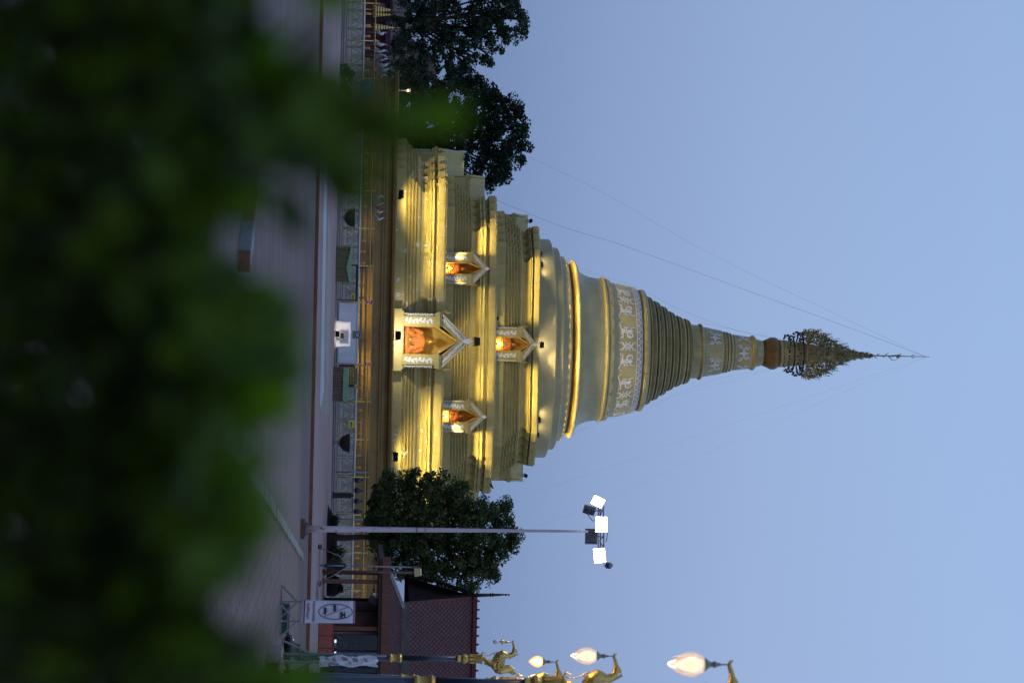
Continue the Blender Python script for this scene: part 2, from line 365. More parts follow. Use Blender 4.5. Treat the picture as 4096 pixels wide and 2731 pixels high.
# white plaster reliefs on the bell band and the drums
def dr(z):
    for (ra, za), (rb, zb) in zip(dp, dp[1:]):
        if za <= z <= zb: return ra + (rb - ra) * (z - za) / max(zb - za, 1e-6)
    return dp[-1][0]
def cyl(rf, R):
    def fn(x, z, off): r = rf(z) + off - 0.004; a = x / R; return V((r * sin(a), -r * cos(a), z))
    return fn
def spiral(cx, cz, r, turns, sg, a0=0.0, n=20, end=.85):
    return [(cx + sg * r * (1 - t / n * end) * cos(a0 + 2 * pi * turns * t / n), cz + r * (1 - t / n * end) * sin(a0 + 2 * pi * turns * t / n)) for t in range(n + 1)]
def arc(x0, z0, x1, z1, bend, n=7):
    dx, dz = x1 - x0, z1 - z0
    return [(x0 + dx * t / n - dz * bend * sin(pi * t / n), z0 + dz * t / n + dx * bend * sin(pi * t / n)) for t in range(n + 1)]
def taper(w, n): return [w * (1 - .65 * i / (n - 1)) for i in range(n)]
mb = MB(); Rb = 4.17; fb = cyl(bell_r, Rb); zl, zh = zx(2444), zx(2512); zm = (zl + zh) / 2; hh = (zh - zl) / 2
NU = 8; LU = 2 * pi * Rb / NU
for u in range(NU):
    x0 = -.14 + LU * u
    mb.ribbon([(x0 + .13 * cos(t * pi / 8), zm + .17 * sin(t * pi / 8)) for t in range(17)], .07, fb, .035)
    mb.ribbon([(x0 - .03, zm), (x0 + .03, zm)], .09, fb, .04)
    for k in range(8):
        t = k * pi / 4 + .39; mb.ribbon([(x0 + .19 * cos(t), zm + .24 * sin(t)), (x0 + .33 * cos(t), zm + .40 * sin(t))], [.085, .03], fb, .03)
    for sg in (-1, 1):
        mb.ribbon(arc(x0, zm + hh * .45, x0 + sg * .22, zm + hh * .95, -.3 * sg), .05, fb, .03)
        mb.ribbon(arc(x0, zm - hh * .4, x0 + sg * .20, zm - hh * 1.0, .3 * sg), .05, fb, .03)
        c = x0 + sg * .72
        mb.ribbon(spiral(c, zm + hh * .34, .27, 1.4, -sg, 2.6), taper(.10, 21), fb, .035)
        st = [(c + sg * (.23 * cos(2.6) * -1), zm + hh * .34 + .27 * sin(2.6))]
        m1 = arc(c + sg * .23, zm + hh * .55, c + sg * .62, zm - hh * .95, -.32 * sg, 10); mb.ribbon(m1, taper(.09, 11), fb, .03)
        m2 = arc(c + sg * .23, zm + hh * .5, c - sg * .28, zm - hh * .55, .45 * sg, 10); mb.ribbon(m2, taper(.085, 11), fb, .03)
        for k, (l, w_) in enumerate(((.34, 1), (.30, -1), (.36, 1), (.28, -1), (.30, 1))):
            bx, bz = m1[1 + 2 * k]; mb.ribbon(arc(bx, bz, bx + sg * (.30 if w_ > 0 else -.22), bz + l * (.9 if k < 3 else .45), -.35 * sg * w_), taper(.075, 8), fb, .03)
        for k in range(3):
            bx, bz = m2[3 + 3 * k]; mb.ribbon(arc(bx, bz, bx - sg * .20, bz + .12 - .12 * k, .4 * sg), taper(.065, 8), fb, .03)
            mb.ribbon(arc(bx, bz, bx + sg * .18, bz - .16, .4 * sg), taper(.06, 8), fb, .03)
zp0, zp1 = zx(2518), zx(2533.5); Rp = 3.98; fp = cyl(bell_r, Rp)
NP = 60; w = pi * Rp / NP * .9
for k in range(NP):
    x = 2 * pi * Rp * k / NP
    mb.ribbon([(x - w, zp0), (x - w * .98, zp0 + .09), (x - w * .45, zp1 - .07), (x, zp1), (x + w * .45, zp1 - .07), (x + w * .98, zp0 + .09), (x + w, zp0)], .055, fp, .03)
    mb.ribbon([(x - .05, zp0 + .06), (x, zp1 - .13), (x + .05, zp0 + .06)], .035, fp, .03)
mb.ribbon([(2 * pi * Rp * k / 96, zx(2536.8)) for k in range(97)], .05, fp, .025)
mb.ribbon([(2 * pi * Rp * k / 96, zx(2515.8)) for k in range(97)], .04, fp, .025)
mb.build('scroll_relief', M['white'], bell)
mb = MB(); fq = cyl(bell_r, 4.45)
for k in range(28):
    x = 28.0 / 28 * k; mb.ribbon([(x + .16 * cos(t * pi / 6), zx(2420) + .15 * sin(t * pi / 6)) for t in range(13)], .05, fq, .04)
mb.build('boss_relief', M['goldbell'], bell)
mb = MB()
for (pa, pb, R_, ph) in ((2818, 2876, 1.48, .5), (2936, 2992, 1.07, .05)):
    za, zb = zx(pa), zx(pb); zm = (za + zb) / 2; hh = (zb - za) / 2; fd = cyl(dr, R_); LU = 2 * pi * R_ / 5
    for u in range(5):
        x0 = (ph + u) * LU
        for k in range(8):
            t = k * pi / 4; mb.ribbon([(x0 + .04 * cos(t), zm + .04 * sin(t)), (x0 + (.13 if k % 2 else .22) * cos(t), zm + (.13 if k % 2 else .34) * sin(t))], [.14, .04], fd, .025)
        for sg in (-1, 1):
            for up in (-1, 1):
                mb.ribbon(spiral(x0 + sg * .36, zm + up * hh * .50, .14, 1.1, sg, up * 1.2, 12), taper(.07, 13), fd, .025)
                mb.ribbon(arc(x0 + sg * .36, zm + up * hh * .3, x0 + sg * .14, zm + up * .06, .3 * sg * up), taper(.06, 8), fd, .025)
    n = 44
    for k in range(n):
        x = 2 * pi * R_ * k / n; mb.ribbon([(x, zb - .01), (x + .04, zb + .05)], .035, fd, .02); mb.ribbon([(x, za), (x + .04, za - .06)], .035, fd, .02)
mb.build('flower_relief', M['white'], drum)
# crowning umbrella of pierced metal ------------------------------------
rod = MB()
rod.tube([(0, 0, zx(3300)), (0, 0, zx(3640)), (0, 0, zx(3717))], [.05, .03, .015], 8)
rod.lathe([(.01, zx(3560)), (.07, zx(3572)), (.02, zx(3580)), (.02, zx(3584)), (.12, zx(3594)), (.05, zx(3603)), (.02, zx(3612))], 10)
rod.lathe([(.01, zx(3715)), (.035, zx(3717)), (.01, zx(3719))], 8)
for k in range(10):
    a = k * 2.4; z = zx(3498 + k * 11)
    rod.tube([(0, 0, z), (.12 * cos(a), .12 * sin(a), z + .06), (.17 * cos(a), .17 * sin(a), z + .22)], [.025, .03, .008], 5)
rod.tube([(.02, 0, zx(3560)), (.25, 0, zx(3566)), (.28, 0, zx(3585)), (.12, 0, zx(3590))], [.03, .06, .04, .01], 6, flat=.4)
for sg in (-1, 1):
    rod.tube([(0, 0, zx(3646)), (sg * .12, 0, zx(3652)), (sg * .1, 0, zx(3662))], [.02, .02, .01], 5)
hti = rod.build('crown_umbrella', M['golddark'], pag)
tiers = [(3212, 1.44), (3250, 1.46), (3290, 1.20), (3326, .88), (3358, .60), (3386, .40), (3412, .28), (3436, .19), (3458, .13), (3476, .08)]
rng = random.Random(3)
for i, (px, r) in enumerate(tiers):
    z = zx(px); zn = zx(tiers[i + 1][0]) if i + 1 < len(tiers) else z + .25; rn = tiers[i + 1][1] if i + 1 < len(tiers) else .06
    mb = MB(); n = max(10, int(30 * r / 1.3))
    mb.tube([(r * cos(2 * pi * k / 40), r * sin(2 * pi * k / 40), z) for k in range(41)], .025, 5, False)
    mb.tube([(r * .97 * cos(2 * pi * k / 40), r * .97 * sin(2 * pi * k / 40), z + .12) for k in range(41)], .018, 5, False)
    for k in range(n):                       # upright flames round the rim
        a = 2 * pi * (k + .5 * (i % 2)) / n; h = (.34 + .26 * rng.random()) * (1 if r > .5 else .6); c_, s_ = cos(a), sin(a); w = .08; lean = rng.uniform(.0, .45)
        fn = lambda x, y, d: V(((r + lean * y + d) * c_ - x * s_, (r + lean * y + d) * s_ + x * c_, z + y))
        mb.prism([(-w * .5, 0), (-w, h * .35), (-w * .4, h * .6), (0, h), (w * .4, h * .6), (w, h * .35), (w * .5, 0)], fn, .015)
        if rng.random() < .35 and r > .5:
            mb.tube([((r + .05) * c_, (r + .05) * s_, z + .1), ((r + .16) * c_, (r + .16) * s_, z + .14), ((r + .16) * c_, (r + .16) * s_, z + .42)], [.016, .014, .008], 4)
            mb.ball(((r + .16) * c_, (r + .16) * s_, z + .44), (.03, .03, .06), 6)
    m = int(34 * r / 1.3) + 6
    for row in range(3):                     # pierced leaf work of the cone between the rims
        for k in range(m):
            a = 2 * pi * (k + .5 * (row % 2)) / m; t = (row + .5) / 3; rr = r + (rn - r) * t * .9; zz = z + (zn - z) * t
            s_ = .5 * (zn - z) / 3 * 1.5; w = .34 * 2 * pi * rr / m
            ca, sa = cos(a), sin(a); tw = rng.uniform(-.5, .5)
            def fn(x, y, d, ca=ca, sa=sa, rr=rr, zz=zz, tw=tw, r=r, rn=rn, zn=zn, z=z):
                q = rr + (rn - r) / (zn - z) * y * .9 + d + tw * x * .5
                return V((q * ca - x * sa, q * sa + x * ca, zz + y))
            mb.prism([(0, -s_), (w, -s_ * .2), (w * .35, s_ * .2), (0, s_), (-w * .35, s_ * .2), (-w, -s_ * .2)], fn, .012)
    for k in range(int((95 if i < 3 else 46) * r)):                 # loose leaf sprays that stand out of the cone
        a = rng.uniform(0, 2 * pi); t = rng.random(); rr = r + (rn - r) * t; zz = z + (zn - z) * t; ca, sa = cos(a), sin(a); l = rng.uniform(.10, .36) * (1 if r > .5 else .6); q = rng.uniform(-.5, .5)
        e = V((ca * (rr + l * .8) - sa * q * l, sa * (rr + l * .8) + ca * q * l, zz + l * rng.uniform(-.3, .9))); b0 = V((ca * rr, sa * rr, zz)); sd = V((-sa, ca, 0)) * l * .22; up = V((0, 0, .02)); md_ = (b0 + e) / 2
        mb.add([b0, md_ + sd + up, e, md_ - sd + up, md_ - up * 2], [(0, 1, 2, 3), (0, 4, 1), (1, 4, 2), (2, 4, 3), (3, 4, 0)], False)
    for k in range(8):
        a = 2 * pi * k / 8 + i
        mb.tube([(r * cos(a), r * sin(a), z), (rn * cos(a), rn * sin(a), zn)], .018, 4)
    mb.build('umbrella_tier', M['golddark'], hti)
for px, r in ((3165, 1.16), (3200, 1.36)):
    mb = MB(); z = zx(px)
    mb.tube([(r * cos(2 * pi * k / 36), r * sin(2 * pi * k / 36), z) for k in range(37)], .05, 6, False)
    for k in range(8):
        a = 2 * pi * k / 8 + .2; mb.tube([(r * cos(a), r * sin(a), z), (.75 * cos(a), .75 * sin(a), z + .2)], .018, 4)
        a += .15; mb.tube([(r * cos(a), r * sin(a), z), (1.36 * cos(a), 1.36 * sin(a), z + .55)], .012, 4)
    for k in range(40):
        a = 2 * pi * k / 40 + rng.uniform(-.05, .05); l = rng.uniform(.1, .34); c_, s_ = r * cos(a), r * sin(a)
        mb.tube([(c_, s_, z), (c_ * 1.03, s_ * 1.03, z - l)], .008, 3, False)
        mb.lathe([(.015, z - l), (.05, z - l - .03), (.065, z - l - .12), (.02, z - l - .13)], 6, (c_ * 1.03, s_ * 1.03, 0)); 
    mb.build('bell_ring', M['bronze'], hti)
# niches --------------------------------------------------------------------
def leafrow(mb, x, z0, z1, w, fn, step=None, th=.03):
    """a climbing plaster vine: wavy stem with leaves that alternate left and right"""
    step = (step or w * .8) * 1.5; n = max(2, int((z1 - z0) / step)); step = (z1 - z0) / n
    mb.ribbon([(x + .16 * w * sin(pi * t / 4), z0 + (z1 - z0) * t / (4 * n)) for t in range(4 * n + 1)], .10 * w, fn, th * .8)
    for k in range(n):
        sg = 1 if k % 2 else -1
        for q, l, e in ((0, .46, .30), (.33, .34, -.36), (.6, .42, .24)):
            s_ = sg if e > 0 else -sg; zc_ = z0 + (k + q) * step; d = abs(e)
            mb.prism([(x - s_ * .04 * w, zc_), (x + s_ * l * .55 * w, zc_ - .02 * step), (x + s_ * l * w * 1.05, zc_ + d * step * .9), (x + s_ * l * .62 * w, zc_ + d * step * 1.5), (x + s_ * l * .3 * w, zc_ + d * step * .9), (x + s_ * .02 * w, zc_ + d * step * 1.2)], fn, th)
def make_niche(W, zb, zp, zc, za, ow, D, sc_=1.0):
    """front face in the plane y=0, opening to -y, base at z=0"""
    R_ = thing("niche", None, None)
    fr = lambda y: (lambda a, b, d: V((a, y - d, b)))
    wp = (W - ow) / 2; k = sc_
    b = MB()
    if zb > 0.05:
        b.box((0, D / 2 - .12 * k, zb * .42), (W * 1.13, D + .24 * k, zb * .84)); b.box((0, D / 2 - .06 * k, zb * .92), (W * 1.07, D + .12 * k, zb * .16))
    b.build('niche_base', M['gold'], R_) if zb > .05 else None
    for sg in (-1, 1):
        p = MB(); x = sg * (ow / 2 + wp / 2)
        p.box((x, D / 2 + .05, (zb + zp) / 2), (wp, D - .1, zp - zb))
        p.box((x - sg * wp * .12, .01, (zb + zp) / 2), (wp * .74, .10 * k, zp - zb - .002))
        pb = p.build('pillar', M['gold'], R_)
        q = MB(); leafrow(q, x - sg * wp * .12, zb + .1 * k, zp - .08 * k, wp * .56, fr(-.037 * k), wp * .36, .03 * k); leafrow(q, x + sg * wp * .37, zb + .1 * k, zp - .08 * k, wp * .20, fr(.052), wp * .22, .03 * k)
        q.build('leaf_relief', M['white'], pb)
        c = MB(); h = zc - zp
        for j, (e, y) in enumerate(((.02, .10), (.07, .16), (.12, .22), (.09, .16))):
            c.box((x, D / 2 - y * k / 2, zp + h * (j + .5) / 4), (wp + e * k * 1.3, D + y * k - .004 * j, h / 4 + .001))
        c.build('capital', M['gold'], R_)
    hw = W / 2 + .08 * k; ho = ow / 2; zo = zc + (za - zc) * .60; g = MB()
    for sg in (-1, 1):
        pts = [(sg * hw, zc), (0, za), (0, zo), (sg * ho, zc)]
        g.prism(pts if sg < 0 else pts[::-1], fr(.12 * k), .16 * k)
        # outer raking band, proud of the gable
        e = .16 * k; px_ = [(sg * hw, zc), (0, za), (0, za - e * 1.5), (sg * (hw - e * 1.4), zc)]
        g.prism(px_ if sg < 0 else px_[::-1], fr(-.04 * k), .06 * k)
        i0 = [(sg * (ho + e * .7), zc), (0, zo + e * 1.0), (0, zo), (sg * ho, zc)]
        g.prism(i0 if sg < 0 else i0[::-1], fr(-.04 * k), .05 * k)
        # roof slab running back to the wall
        g.add([V((sg * hw, .1, zc)), V((0, .1, za)), V((0, D, za)), V((sg * hw, D, zc)), V((sg * (hw - .12), .1, zc)), V((0, .1, za - .2)), V((0, D, za - .2)), V((sg * (hw - .12), D, zc))],
              [(0, 1, 2, 3), (4, 7, 6, 5), (0, 4, 5, 1), (3, 2, 6, 7), (0, 3, 7, 4)], False)
    gb = g.build('gable', M['gold'], R_)
    q = MB(); n = max(4, int(8 * sqrt(k) + 2))
    for sg in (-1, 1):
        A = V((sg * (hw - .42 * k * .9), 0, zc + .1 * k)); B = V((sg * .05, 0, za - .52 * k)); L = (B - A).length; t = (B - A) / L; nn = V((-t.z, 0, t.x))
        f2 = lambda a, b_, d: A + t * b_ + nn * a + V((0, -.041 * k - d, 0))
        leafrow(q, 0, 0, L, .26 * k, f2, .15 * k, .035 * k)
        A2 = V((sg * (hw - .12 * k), 0, zc + .02)); B2 = V((sg * .0, 0, za - .12 * k)); L2 = (B2 - A2).length; t2 = (B2 - A2) / L2; n2 = V((-t2.z, 0, t2.x))
        f3 = lambda a, b_, d: A2 + t2 * b_ + n2 * a + V((0, -.101 * k - d, 0))
        leafrow(q, 0, .1, L2 * .9, .09 * k, f3, .16 * k, .02 * k)
    q.prism([(-.12 * k, za - .38 * k), (-.17 * k, za - .12 * k), (-.07 * k, za - .04 * k), (0, za + .14 * k), (.07 * k, za - .04 * k), (.17 * k, za - .12 * k), (.12 * k, za - .38 * k), (0, za - .56 * k)], fr(-.10 * k), .06 * k)
    q.build('gable_relief', M['white'], gb)
    for sg in (-1, 1):
        x = sg * hw * .98; c = MB(smooth=True)
        c.lathe([(.10 * k, zc - .02), (.13 * k, zc + .05 * k), (.07 * k, zc + .12 * k), (.12 * k, zc + .2 * k), (.05 * k, zc + .32 * k), (.07 * k, zc + .38 * k), (.005, zc + .62 * k)], 8, (x, .06, 0))
        for j in range(5):
            a = 2 * pi * j / 5; c.tube([(x + .08 * k * cos(a), .06 + .08 * k * sin(a), zc + .12 * k), (x + .15 * k * cos(a), .06 + .15 * k * sin(a), zc + .3 * k)], [.03 * k, .006], 4)
        c.build('finial', M['goldm'], R_)
    i = MB(); t = .06
    for sg in (-1, 1):
        i.bbox((sg * (ho - .002), .09, zb + .002), (sg * (ho - t), D, zc - .3 * k))
        lo = [(sg * ho, zc - .3 * k), (0, zo), (0, zo - .12 * k), (sg * (ho - t), zc - .34 * k)]
        i.prism(lo if sg < 0 else lo[::-1], lambda a, b_, d: V((a, .03 * k + d, b_)), D - .05 * k)
    i.box((0, D - .05, (zb + zo) / 2), (ow - .01, .09, zo - zb - .02)); i.box((0, D / 2, zb + .02), (ow - t * 2.02, D - .2, .04))
    i.build('lining', M['nichein'], R_)
    return R_
def place_niche(n, x, w, z, first, side=0):
    """on side 0 (front), 1 (right), 3 (left); w: distance of its front plane from the axis"""
    a = side * pi / 2; p = V((x * cos(a) + w * sin(a), x * sin(a) - w * cos(a), z))
    o = n if first else dup(n)
    o.parent = pag; o.location = p; o.rotation_euler = (0, 0, a); return o
def strip(o):
    for k in ('label', 'category'):
        if k in o: del o[k]
S_B = (DA - 12.4) / FL
big = make_niche(220 * S_B, zf(1612, 12.4) - Z0, zf(1738, 12.4) - Z0, zf(1764, 12.4) - Z0, zf(1884, 12.4) - Z0, 119 * S_B, 2.6)
sm = make_niche(1.87, 0.0, zf(1868, 10.95) - Z1, zf(1886, 10.95) - Z1, zf(1953, 10.95) - Z1, .77, 1.5, .56)
up_ = make_niche(2.08, 0.0, zf(2073, 8.95) - Z2, zf(2092, 8.95) - Z2, zf(2150, 8.95) - Z2, .87, 1.3, .59)
WB, WS, WU = 12.25, 10.30, 8.36
XS = 4.33
def hollow(ob, cuts):
    """cut the recesses of the niches out of a terrace; cuts: x, w, side, width, depth, z0, z1"""
    me = ob.data; bm = bmesh.new(); bm.from_mesh(me); bmesh.ops.recalc_face_normals(bm, faces=bm.faces); bm.to_mesh(me); bm.free()
    c = MB()
    for x, w, side, wd, dp_, z0, z1 in cuts:
        a = side * pi / 2; q = Matrix.Rotation(a, 4, 'Z'); c.box(q @ V((x, -w + dp_ / 2 - .2, (z0 + z1) / 2)), (wd, dp_ + .4, z1 - z0), q)
    cm = c.mesh('cut'); bm = bmesh.new(); bm.from_mesh(cm); bmesh.ops.recalc_face_normals(bm, faces=bm.faces); bm.to_mesh(cm); bm.free()
    co_ = bpy.data.objects.new('cut', cm); COL.objects.link(co_); co_.parent = pag
    md = ob.modifiers.new('cut', 'BOOLEAN'); md.operation = 'DIFFERENCE'; md.object = co_; md.solver = 'EXACT'
    dg = bpy.context.evaluated_depsgraph_get(); n = bpy.data.meshes.new_from_object(ob.evaluated_get(dg)); ob.modifiers.clear(); ob.data = n; bpy.data.objects.remove(co_)
SD = (0, 1, 3)
zo_ = lambda c, a: c + (a - c) * .60
hollow(T1, [(0, WB, k, 119 * S_B - .01, 2.55, zf(1612, 12.4) + .005, zo_(zf(1764, 12.4), zf(1884, 12.4)) - .02) for k in SD])
hollow(T2, [(q * XS, WS, k, .76, 1.45, Z1 + .004, zo_(zf(1886, 10.95), zf(1953, 10.95)) - .02) for k in SD for q in (-1, 1)] + [(0, WB, k, 119 * S_B - .01, 2.55, Z1 - .5, zo_(zf(1764, 12.4), zf(1884, 12.4)) - .02) for k in SD])
hollow(T3, [(0, WU, k, .86, 1.25, Z2 + .004, zo_(zf(2092, 8.95), zf(2150, 8.95)) - .02) for k in SD])
for s in (0, 3, 1):
    place_niche(big, 0, WB, Z0, s == 0, s); place_niche(up_, 0, WU, Z2, s == 0, s)
    for q in (-1, 1):
        if s == 0 or True: place_niche(sm, q * XS, WS, Z1, s == 0 and q == -1, s)
for o in pag.children_recursive: strip(o)
PM = Matrix.Translation((XC, DA, 0)) @ Matrix.Rotation(YAW, 4, 'Z')
def PW(x, y, z): return PM @ V((x, y, z))
# images in the niches ----------------------------------------------------------
def buddha(label, loc, s, rz, robe=True, m_body='goldm', m_robe='orange', name='buddha_statue', standing=0.0):
    r = thing(name, label, 'statue', loc, rz)
    b = MB(smooth=True)
    b.ball((0, -.06, .13), (.60, .34, .14), 16); b.ball((-.42, -.14, .15), (.2, .2, .13), 12); b.ball((.42, -.14, .15), (.2, .2, .13), 12)
    b.tube([(0, .06, .08), (0, .06, .3), (0, .05, .55), (0, .05, .80), (0, .05, .90), (0, .04, .96)], [.30, .27, .29, .31, .20, .10], 16, flat=.62, up=(0, 1, 0))
    b.tube([(0, .04, .88), (0, .03, 1.06)], [.075, .07], 12)
    b.ball((0, .0, 1.15), (.125, .145, .175), 16); b.ball((0, .02, 1.31), (.075, .075, .07), 10); b.tube([(0, .02, 1.34), (0, .02, 1.52)], [.035, .004], 8)
    b.tube([(0, -.13, 1.17), (0, -.175, 1.12)], [.018, .028], 6); b.ball((0, -.135, 1.075), (.045, .02, .014), 8)
    for sg in (-1, 1):
        b.ball((sg * .05, -.125, 1.165), (.03, .02, .012), 8); b.tube([(sg * .125, .02, 1.2), (sg * .14, .02, 1.1), (sg * .12, .01, 1.0)], [.02, .03, .02], 6)
        b.tube([(sg * .29, .05, .80), (sg * .40, .03, .62), (sg * .44, -.04, .42), (sg * .26, -.24, .30), (sg * .10, -.30, .29)], [.11, .10, .085, .07, .05], 10)
        b.ball((sg * .05, -.31, .285), (.10, .06, .035), 10)
        for j in range(4): b.tube([(sg * .02, -.33 - .012 * j, .29 + .012 * j), (-sg * .07, -.33 - .012 * j, .30 + .012 * j)], .012, 5)
    o = b.build('body', M[m_body], r); md = o.modifiers.new('weld', 'REMESH'); md.mode = 'VOXEL'; md.voxel_size = .022; md.use_smooth_shade = True
    if robe:
        c = MB(smooth=True); rg_ = random.Random(int(s * 100))
        c.ball((0, -.07, .13), (.66, .40, .17), 18); c.ball((-.44, -.15, .16), (.25, .25, .16), 12); c.ball((.44, -.15, .16), (.25, .25, .16), 12)
        c.tube([(0, .05, .05), (0, .05, .3), (0, .05, .55), (0, .05, .80), (0, .05, .91), (0, .05, .97)], [.38, .35, .35, .36, .25, .11], 18, flat=.66, up=(0, 1, 0))
        c.tube([(.29, .05, .83), (.42, .03, .62), (.47, -.04, .42), (.28, -.24, .33)], [.14, .14, .14, .12], 10)
        c.tube([(-.29, .05, .83), (-.42, .03, .62), (-.47, -.04, .42), (-.28, -.24, .33)], [.14, .14, .14, .12], 10)
        for j in range(9):           # hanging folds
            x = -.36 + .09 * j + rg_.uniform(-.02, .02); c.tube([(x * .75, -.15, .86 - abs(x) * .3), (x * .95 + .04, -.22, .5), (x * 1.1 + .05, -.30, .2)], [.022, .032, .03], 6)
        o = c.build('robe', M[m_robe], r); md = o.modifiers.new('weld', 'REMESH'); md.mode = 'VOXEL'; md.voxel_size = .024; md.use_smooth_shade = True
    r.scale = (s, s, s); return r
def slab(label, name, cat, loc, d, m, rz=YAW):
    r = thing(name, label, cat, loc, rz); b = MB(); b.box((0, 0, d[2] * .45), (d[0], d[1], d[2] * .9)); b.box((0, 0, d[2] * .95), (d[0] * 1.06, d[1] * 1.06, d[2] * .1)); b.box((0, 0, d[2] * .06), (d[0] * 1.05, d[1] * 1.05, d[2] * .12)); b.build('block', m, r); return r
zb = Z0 + (zf(1612, 12.4) - Z0)
buddha('large seated gilt Buddha in orange robe inside the big central niche', PW(0, -WB + 1.25, zb + .04), 1.32, YAW)
slab('low orange draped seat under Buddha of left small niche', 'statue_seat', 'pedestal', PW(-XS, -WS + .75, Z1 + .04), (.66, .6, .12), M['orange'])
buddha('small seated Buddha in orange robe inside the left lower niche', PW(-XS, -WS + .75, Z1 + .16), .80, YAW)
slab('orange lit plinth under Buddha of right small niche', 'statue_seat', 'pedestal', PW(XS, -WS + .75, Z1 + .04), (.7, .62, .36), M['nichein'])
buddha('small seated Buddha on tall lit plinth inside the right lower niche', PW(XS, -WS + .75, Z1 + .40), .62, YAW)
slab('orange draped plinth under Buddha of topmost niche', 'statue_seat', 'pedestal', PW(0, -WU + .65, Z2 + .04), (.76, .6, .32), M['orange'])
buddha('seated Buddha in orange robe inside the topmost niche', PW(0, -WU + .65, Z2 + .36), .68, YAW)
# floodlights ----------------------------------------------------------------------
def floodlight(label, loc, rz, tilt, s=1.0, lit='black', group='floodlights on the pagoda ledges'):
    """lamp face looks along +y before rz; tilt raises it"""
    r = thing('floodlight', label, 'floodlight', loc, rz, group); q = Matrix.Rotation(tilt, 4, 'X'); c = V((0, 0, .26 * s))
    b = MB(); b.box(c + q @ V((0, -.02 * s, 0)), (.46 * s, .10 * s, .34 * s), q)
    for k in range(7): b.box(c + q @ V((-.18 * s + .06 * s * k, -.105 * s, 0)), (.014 * s, .07 * s, .28 * s), q)
    b.box(c + q @ V((0, -.1 * s, 0)), (.2 * s, .06 * s, .12 * s), q); b.build('housing', M['black'], r)
    l = MB(); l.box(c + q @ V((0, .034 * s, 0)), (.41 * s, .012 * s, .29 * s), q); l.build('lens', M[lit], r)
    k = MB(); k.bar((-.25 * s, 0, .26 * s), (-.25 * s, 0, .03 * s), .03 * s, .05 * s); k.bar((.25 * s, 0, .26 * s), (.25 * s, 0, .03 * s), .03 * s, .05 * s); k.box((0, 0, .018 * s), (.53 * s, .06 * s, .03 * s)); k.build('bracket', M['black'], r)
    return r
def lamp(name, loc, tgt, energy, col, ang=90, blend=.6, rad=.12):
    l = bpy.data.lights.new(name, 'SPOT'); l.energy = energy; l.color = col; l.spot_size = radians(ang); l.spot_blend = blend; l.shadow_soft_size = rad
    o = bpy.data.objects.new(name, l); COL.objects.link(o); o.location = loc
    o.rotation_euler = (V(tgt) - V(loc)).to_track_quat('-Z', 'Y').to_euler(); return o
def bulb(name, loc, energy, col, rad=.08):
    l = bpy.data.lights.new(name, 'POINT'); l.energy = energy; l.color = col; l.shadow_soft_size = rad
    o = bpy.data.objects.new(name, l); COL.objects.link(o); o.location = loc; return o
YEL = (1.0, .78, .25); WRM = (1.0, .80, .42); ORG = (1.0, .58, .18); WHT = (1.0, .93, .72)
def led(label, x, y, z, tx, ty, tz, e, col=YEL, ang=120, s=.9, lit='black'):
    """a fixture on a ledge of the pagoda, in pagoda coordinates, with its light"""
    d = V((tx - x, ty - y, tz - z)); rz = math.atan2(-d.x, d.y); tilt = math.atan2(d.z, sqrt(d.x ** 2 + d.y ** 2))
    o = floodlight(label, PW(x, y, z), rz + YAW, tilt, s, lit)
    p = V((x, y, z + .26 * s)) + d.normalized() * .16 * s
    lamp('ledge_lamp', PW(*p), PW(tx, ty, tz), e, col, ang); return o
def striplight(x0, x1, y, z, ty, tz_, e, col=YEL, spread=22):
    l = bpy.data.lights.new('ledge_strip', 'AREA'); l.shape = 'RECTANGLE'; l.size = x1 - x0; l.size_y = .08; l.energy = e * (x1 - x0); l.color = col; l.spread = radians(spread)
    o = bpy.data.objects.new('ledge_strip', l); COL.objects.link(o); c = PW((x0 + x1) / 2, y, z); d = (PW((x0 + x1) / 2, ty, tz_) - c).normalized(); X = (PM.to_3x3() @ V((1, 0, 0))).normalized(); Yv = (-d).cross(X)
    m_ = Matrix((X, Yv, -d)).transposed().to_4x4(); m_.translation = c; o.matrix_world = m_; return o
zc1 = zf(1700, 10.5)
led('black floodlight on the plinth ledge left of big niche', -8.2, -13.95, Z0, -7.7, -11.7, Z0 + 2.9, 560, ang=118, s=1.05)
led('black floodlight on the plinth ledge right of big niche', 6.65, -13.95, Z0, 6.5, -11.7, Z0 + 2.9, 560, ang=118, s=1.05)
led('black floodlight on the ground ledge facing into the big niche', -.18, -14.4, Z0, 0, -11.9, Z0 + 2.0, 430, WHT, 150, 1.0)
led('black floodlight clamped on apex of the big niche', .0, -WB - .02, zf(1884, 12.4) + .1, .6, -8.6, zf(1945, 8.6), 300, ang=110, s=1.0)
led('black floodlight on apex of the topmost niche', .0, -WU - .02, zf(2152, 8.95) + .1, .1, -5.6, zf(2152, 8.95) + 2.4, 110, (1, .86, .60), s=.75)
led('little floodlight on second terrace ledge left of the topmost niche', -1.5, -8.75, Z2 - .02, -1.5, -7.1, zf(2100, 6.9), 8, ang=90, s=.4)
zc2, zc3 = zf(1905, 8.4), zf(2110, 6.9)
for x0, x1, e in ((-7.0, -4.9, 12), (-3.6, -1.4, 4.5), (.6, 3.3, 9), (4.9, 7.0, 13)):
    striplight(x0, x1, -11.0, Z1 + .04, -8.6, zc2 + .75, e * .85)
for x0, x1, e in ((-5.3, -1.5, 9), (1.4, 4.3, 11), (4.5, 5.6, 6)):
    striplight(x0, x1, -8.98, Z2 + .04, -7.0, zc3 + .75, e * .85)
for x0, x1, e in ((-9.4, -3.4, 7.5), (3.4, 9.4, 8.5)): striplight(x0, x1, -13.9, Z0 + .05, -10.8, zc1 + .55, e, spread=24)  # added unseen strips that widen the floodlit band on the lowest cyma
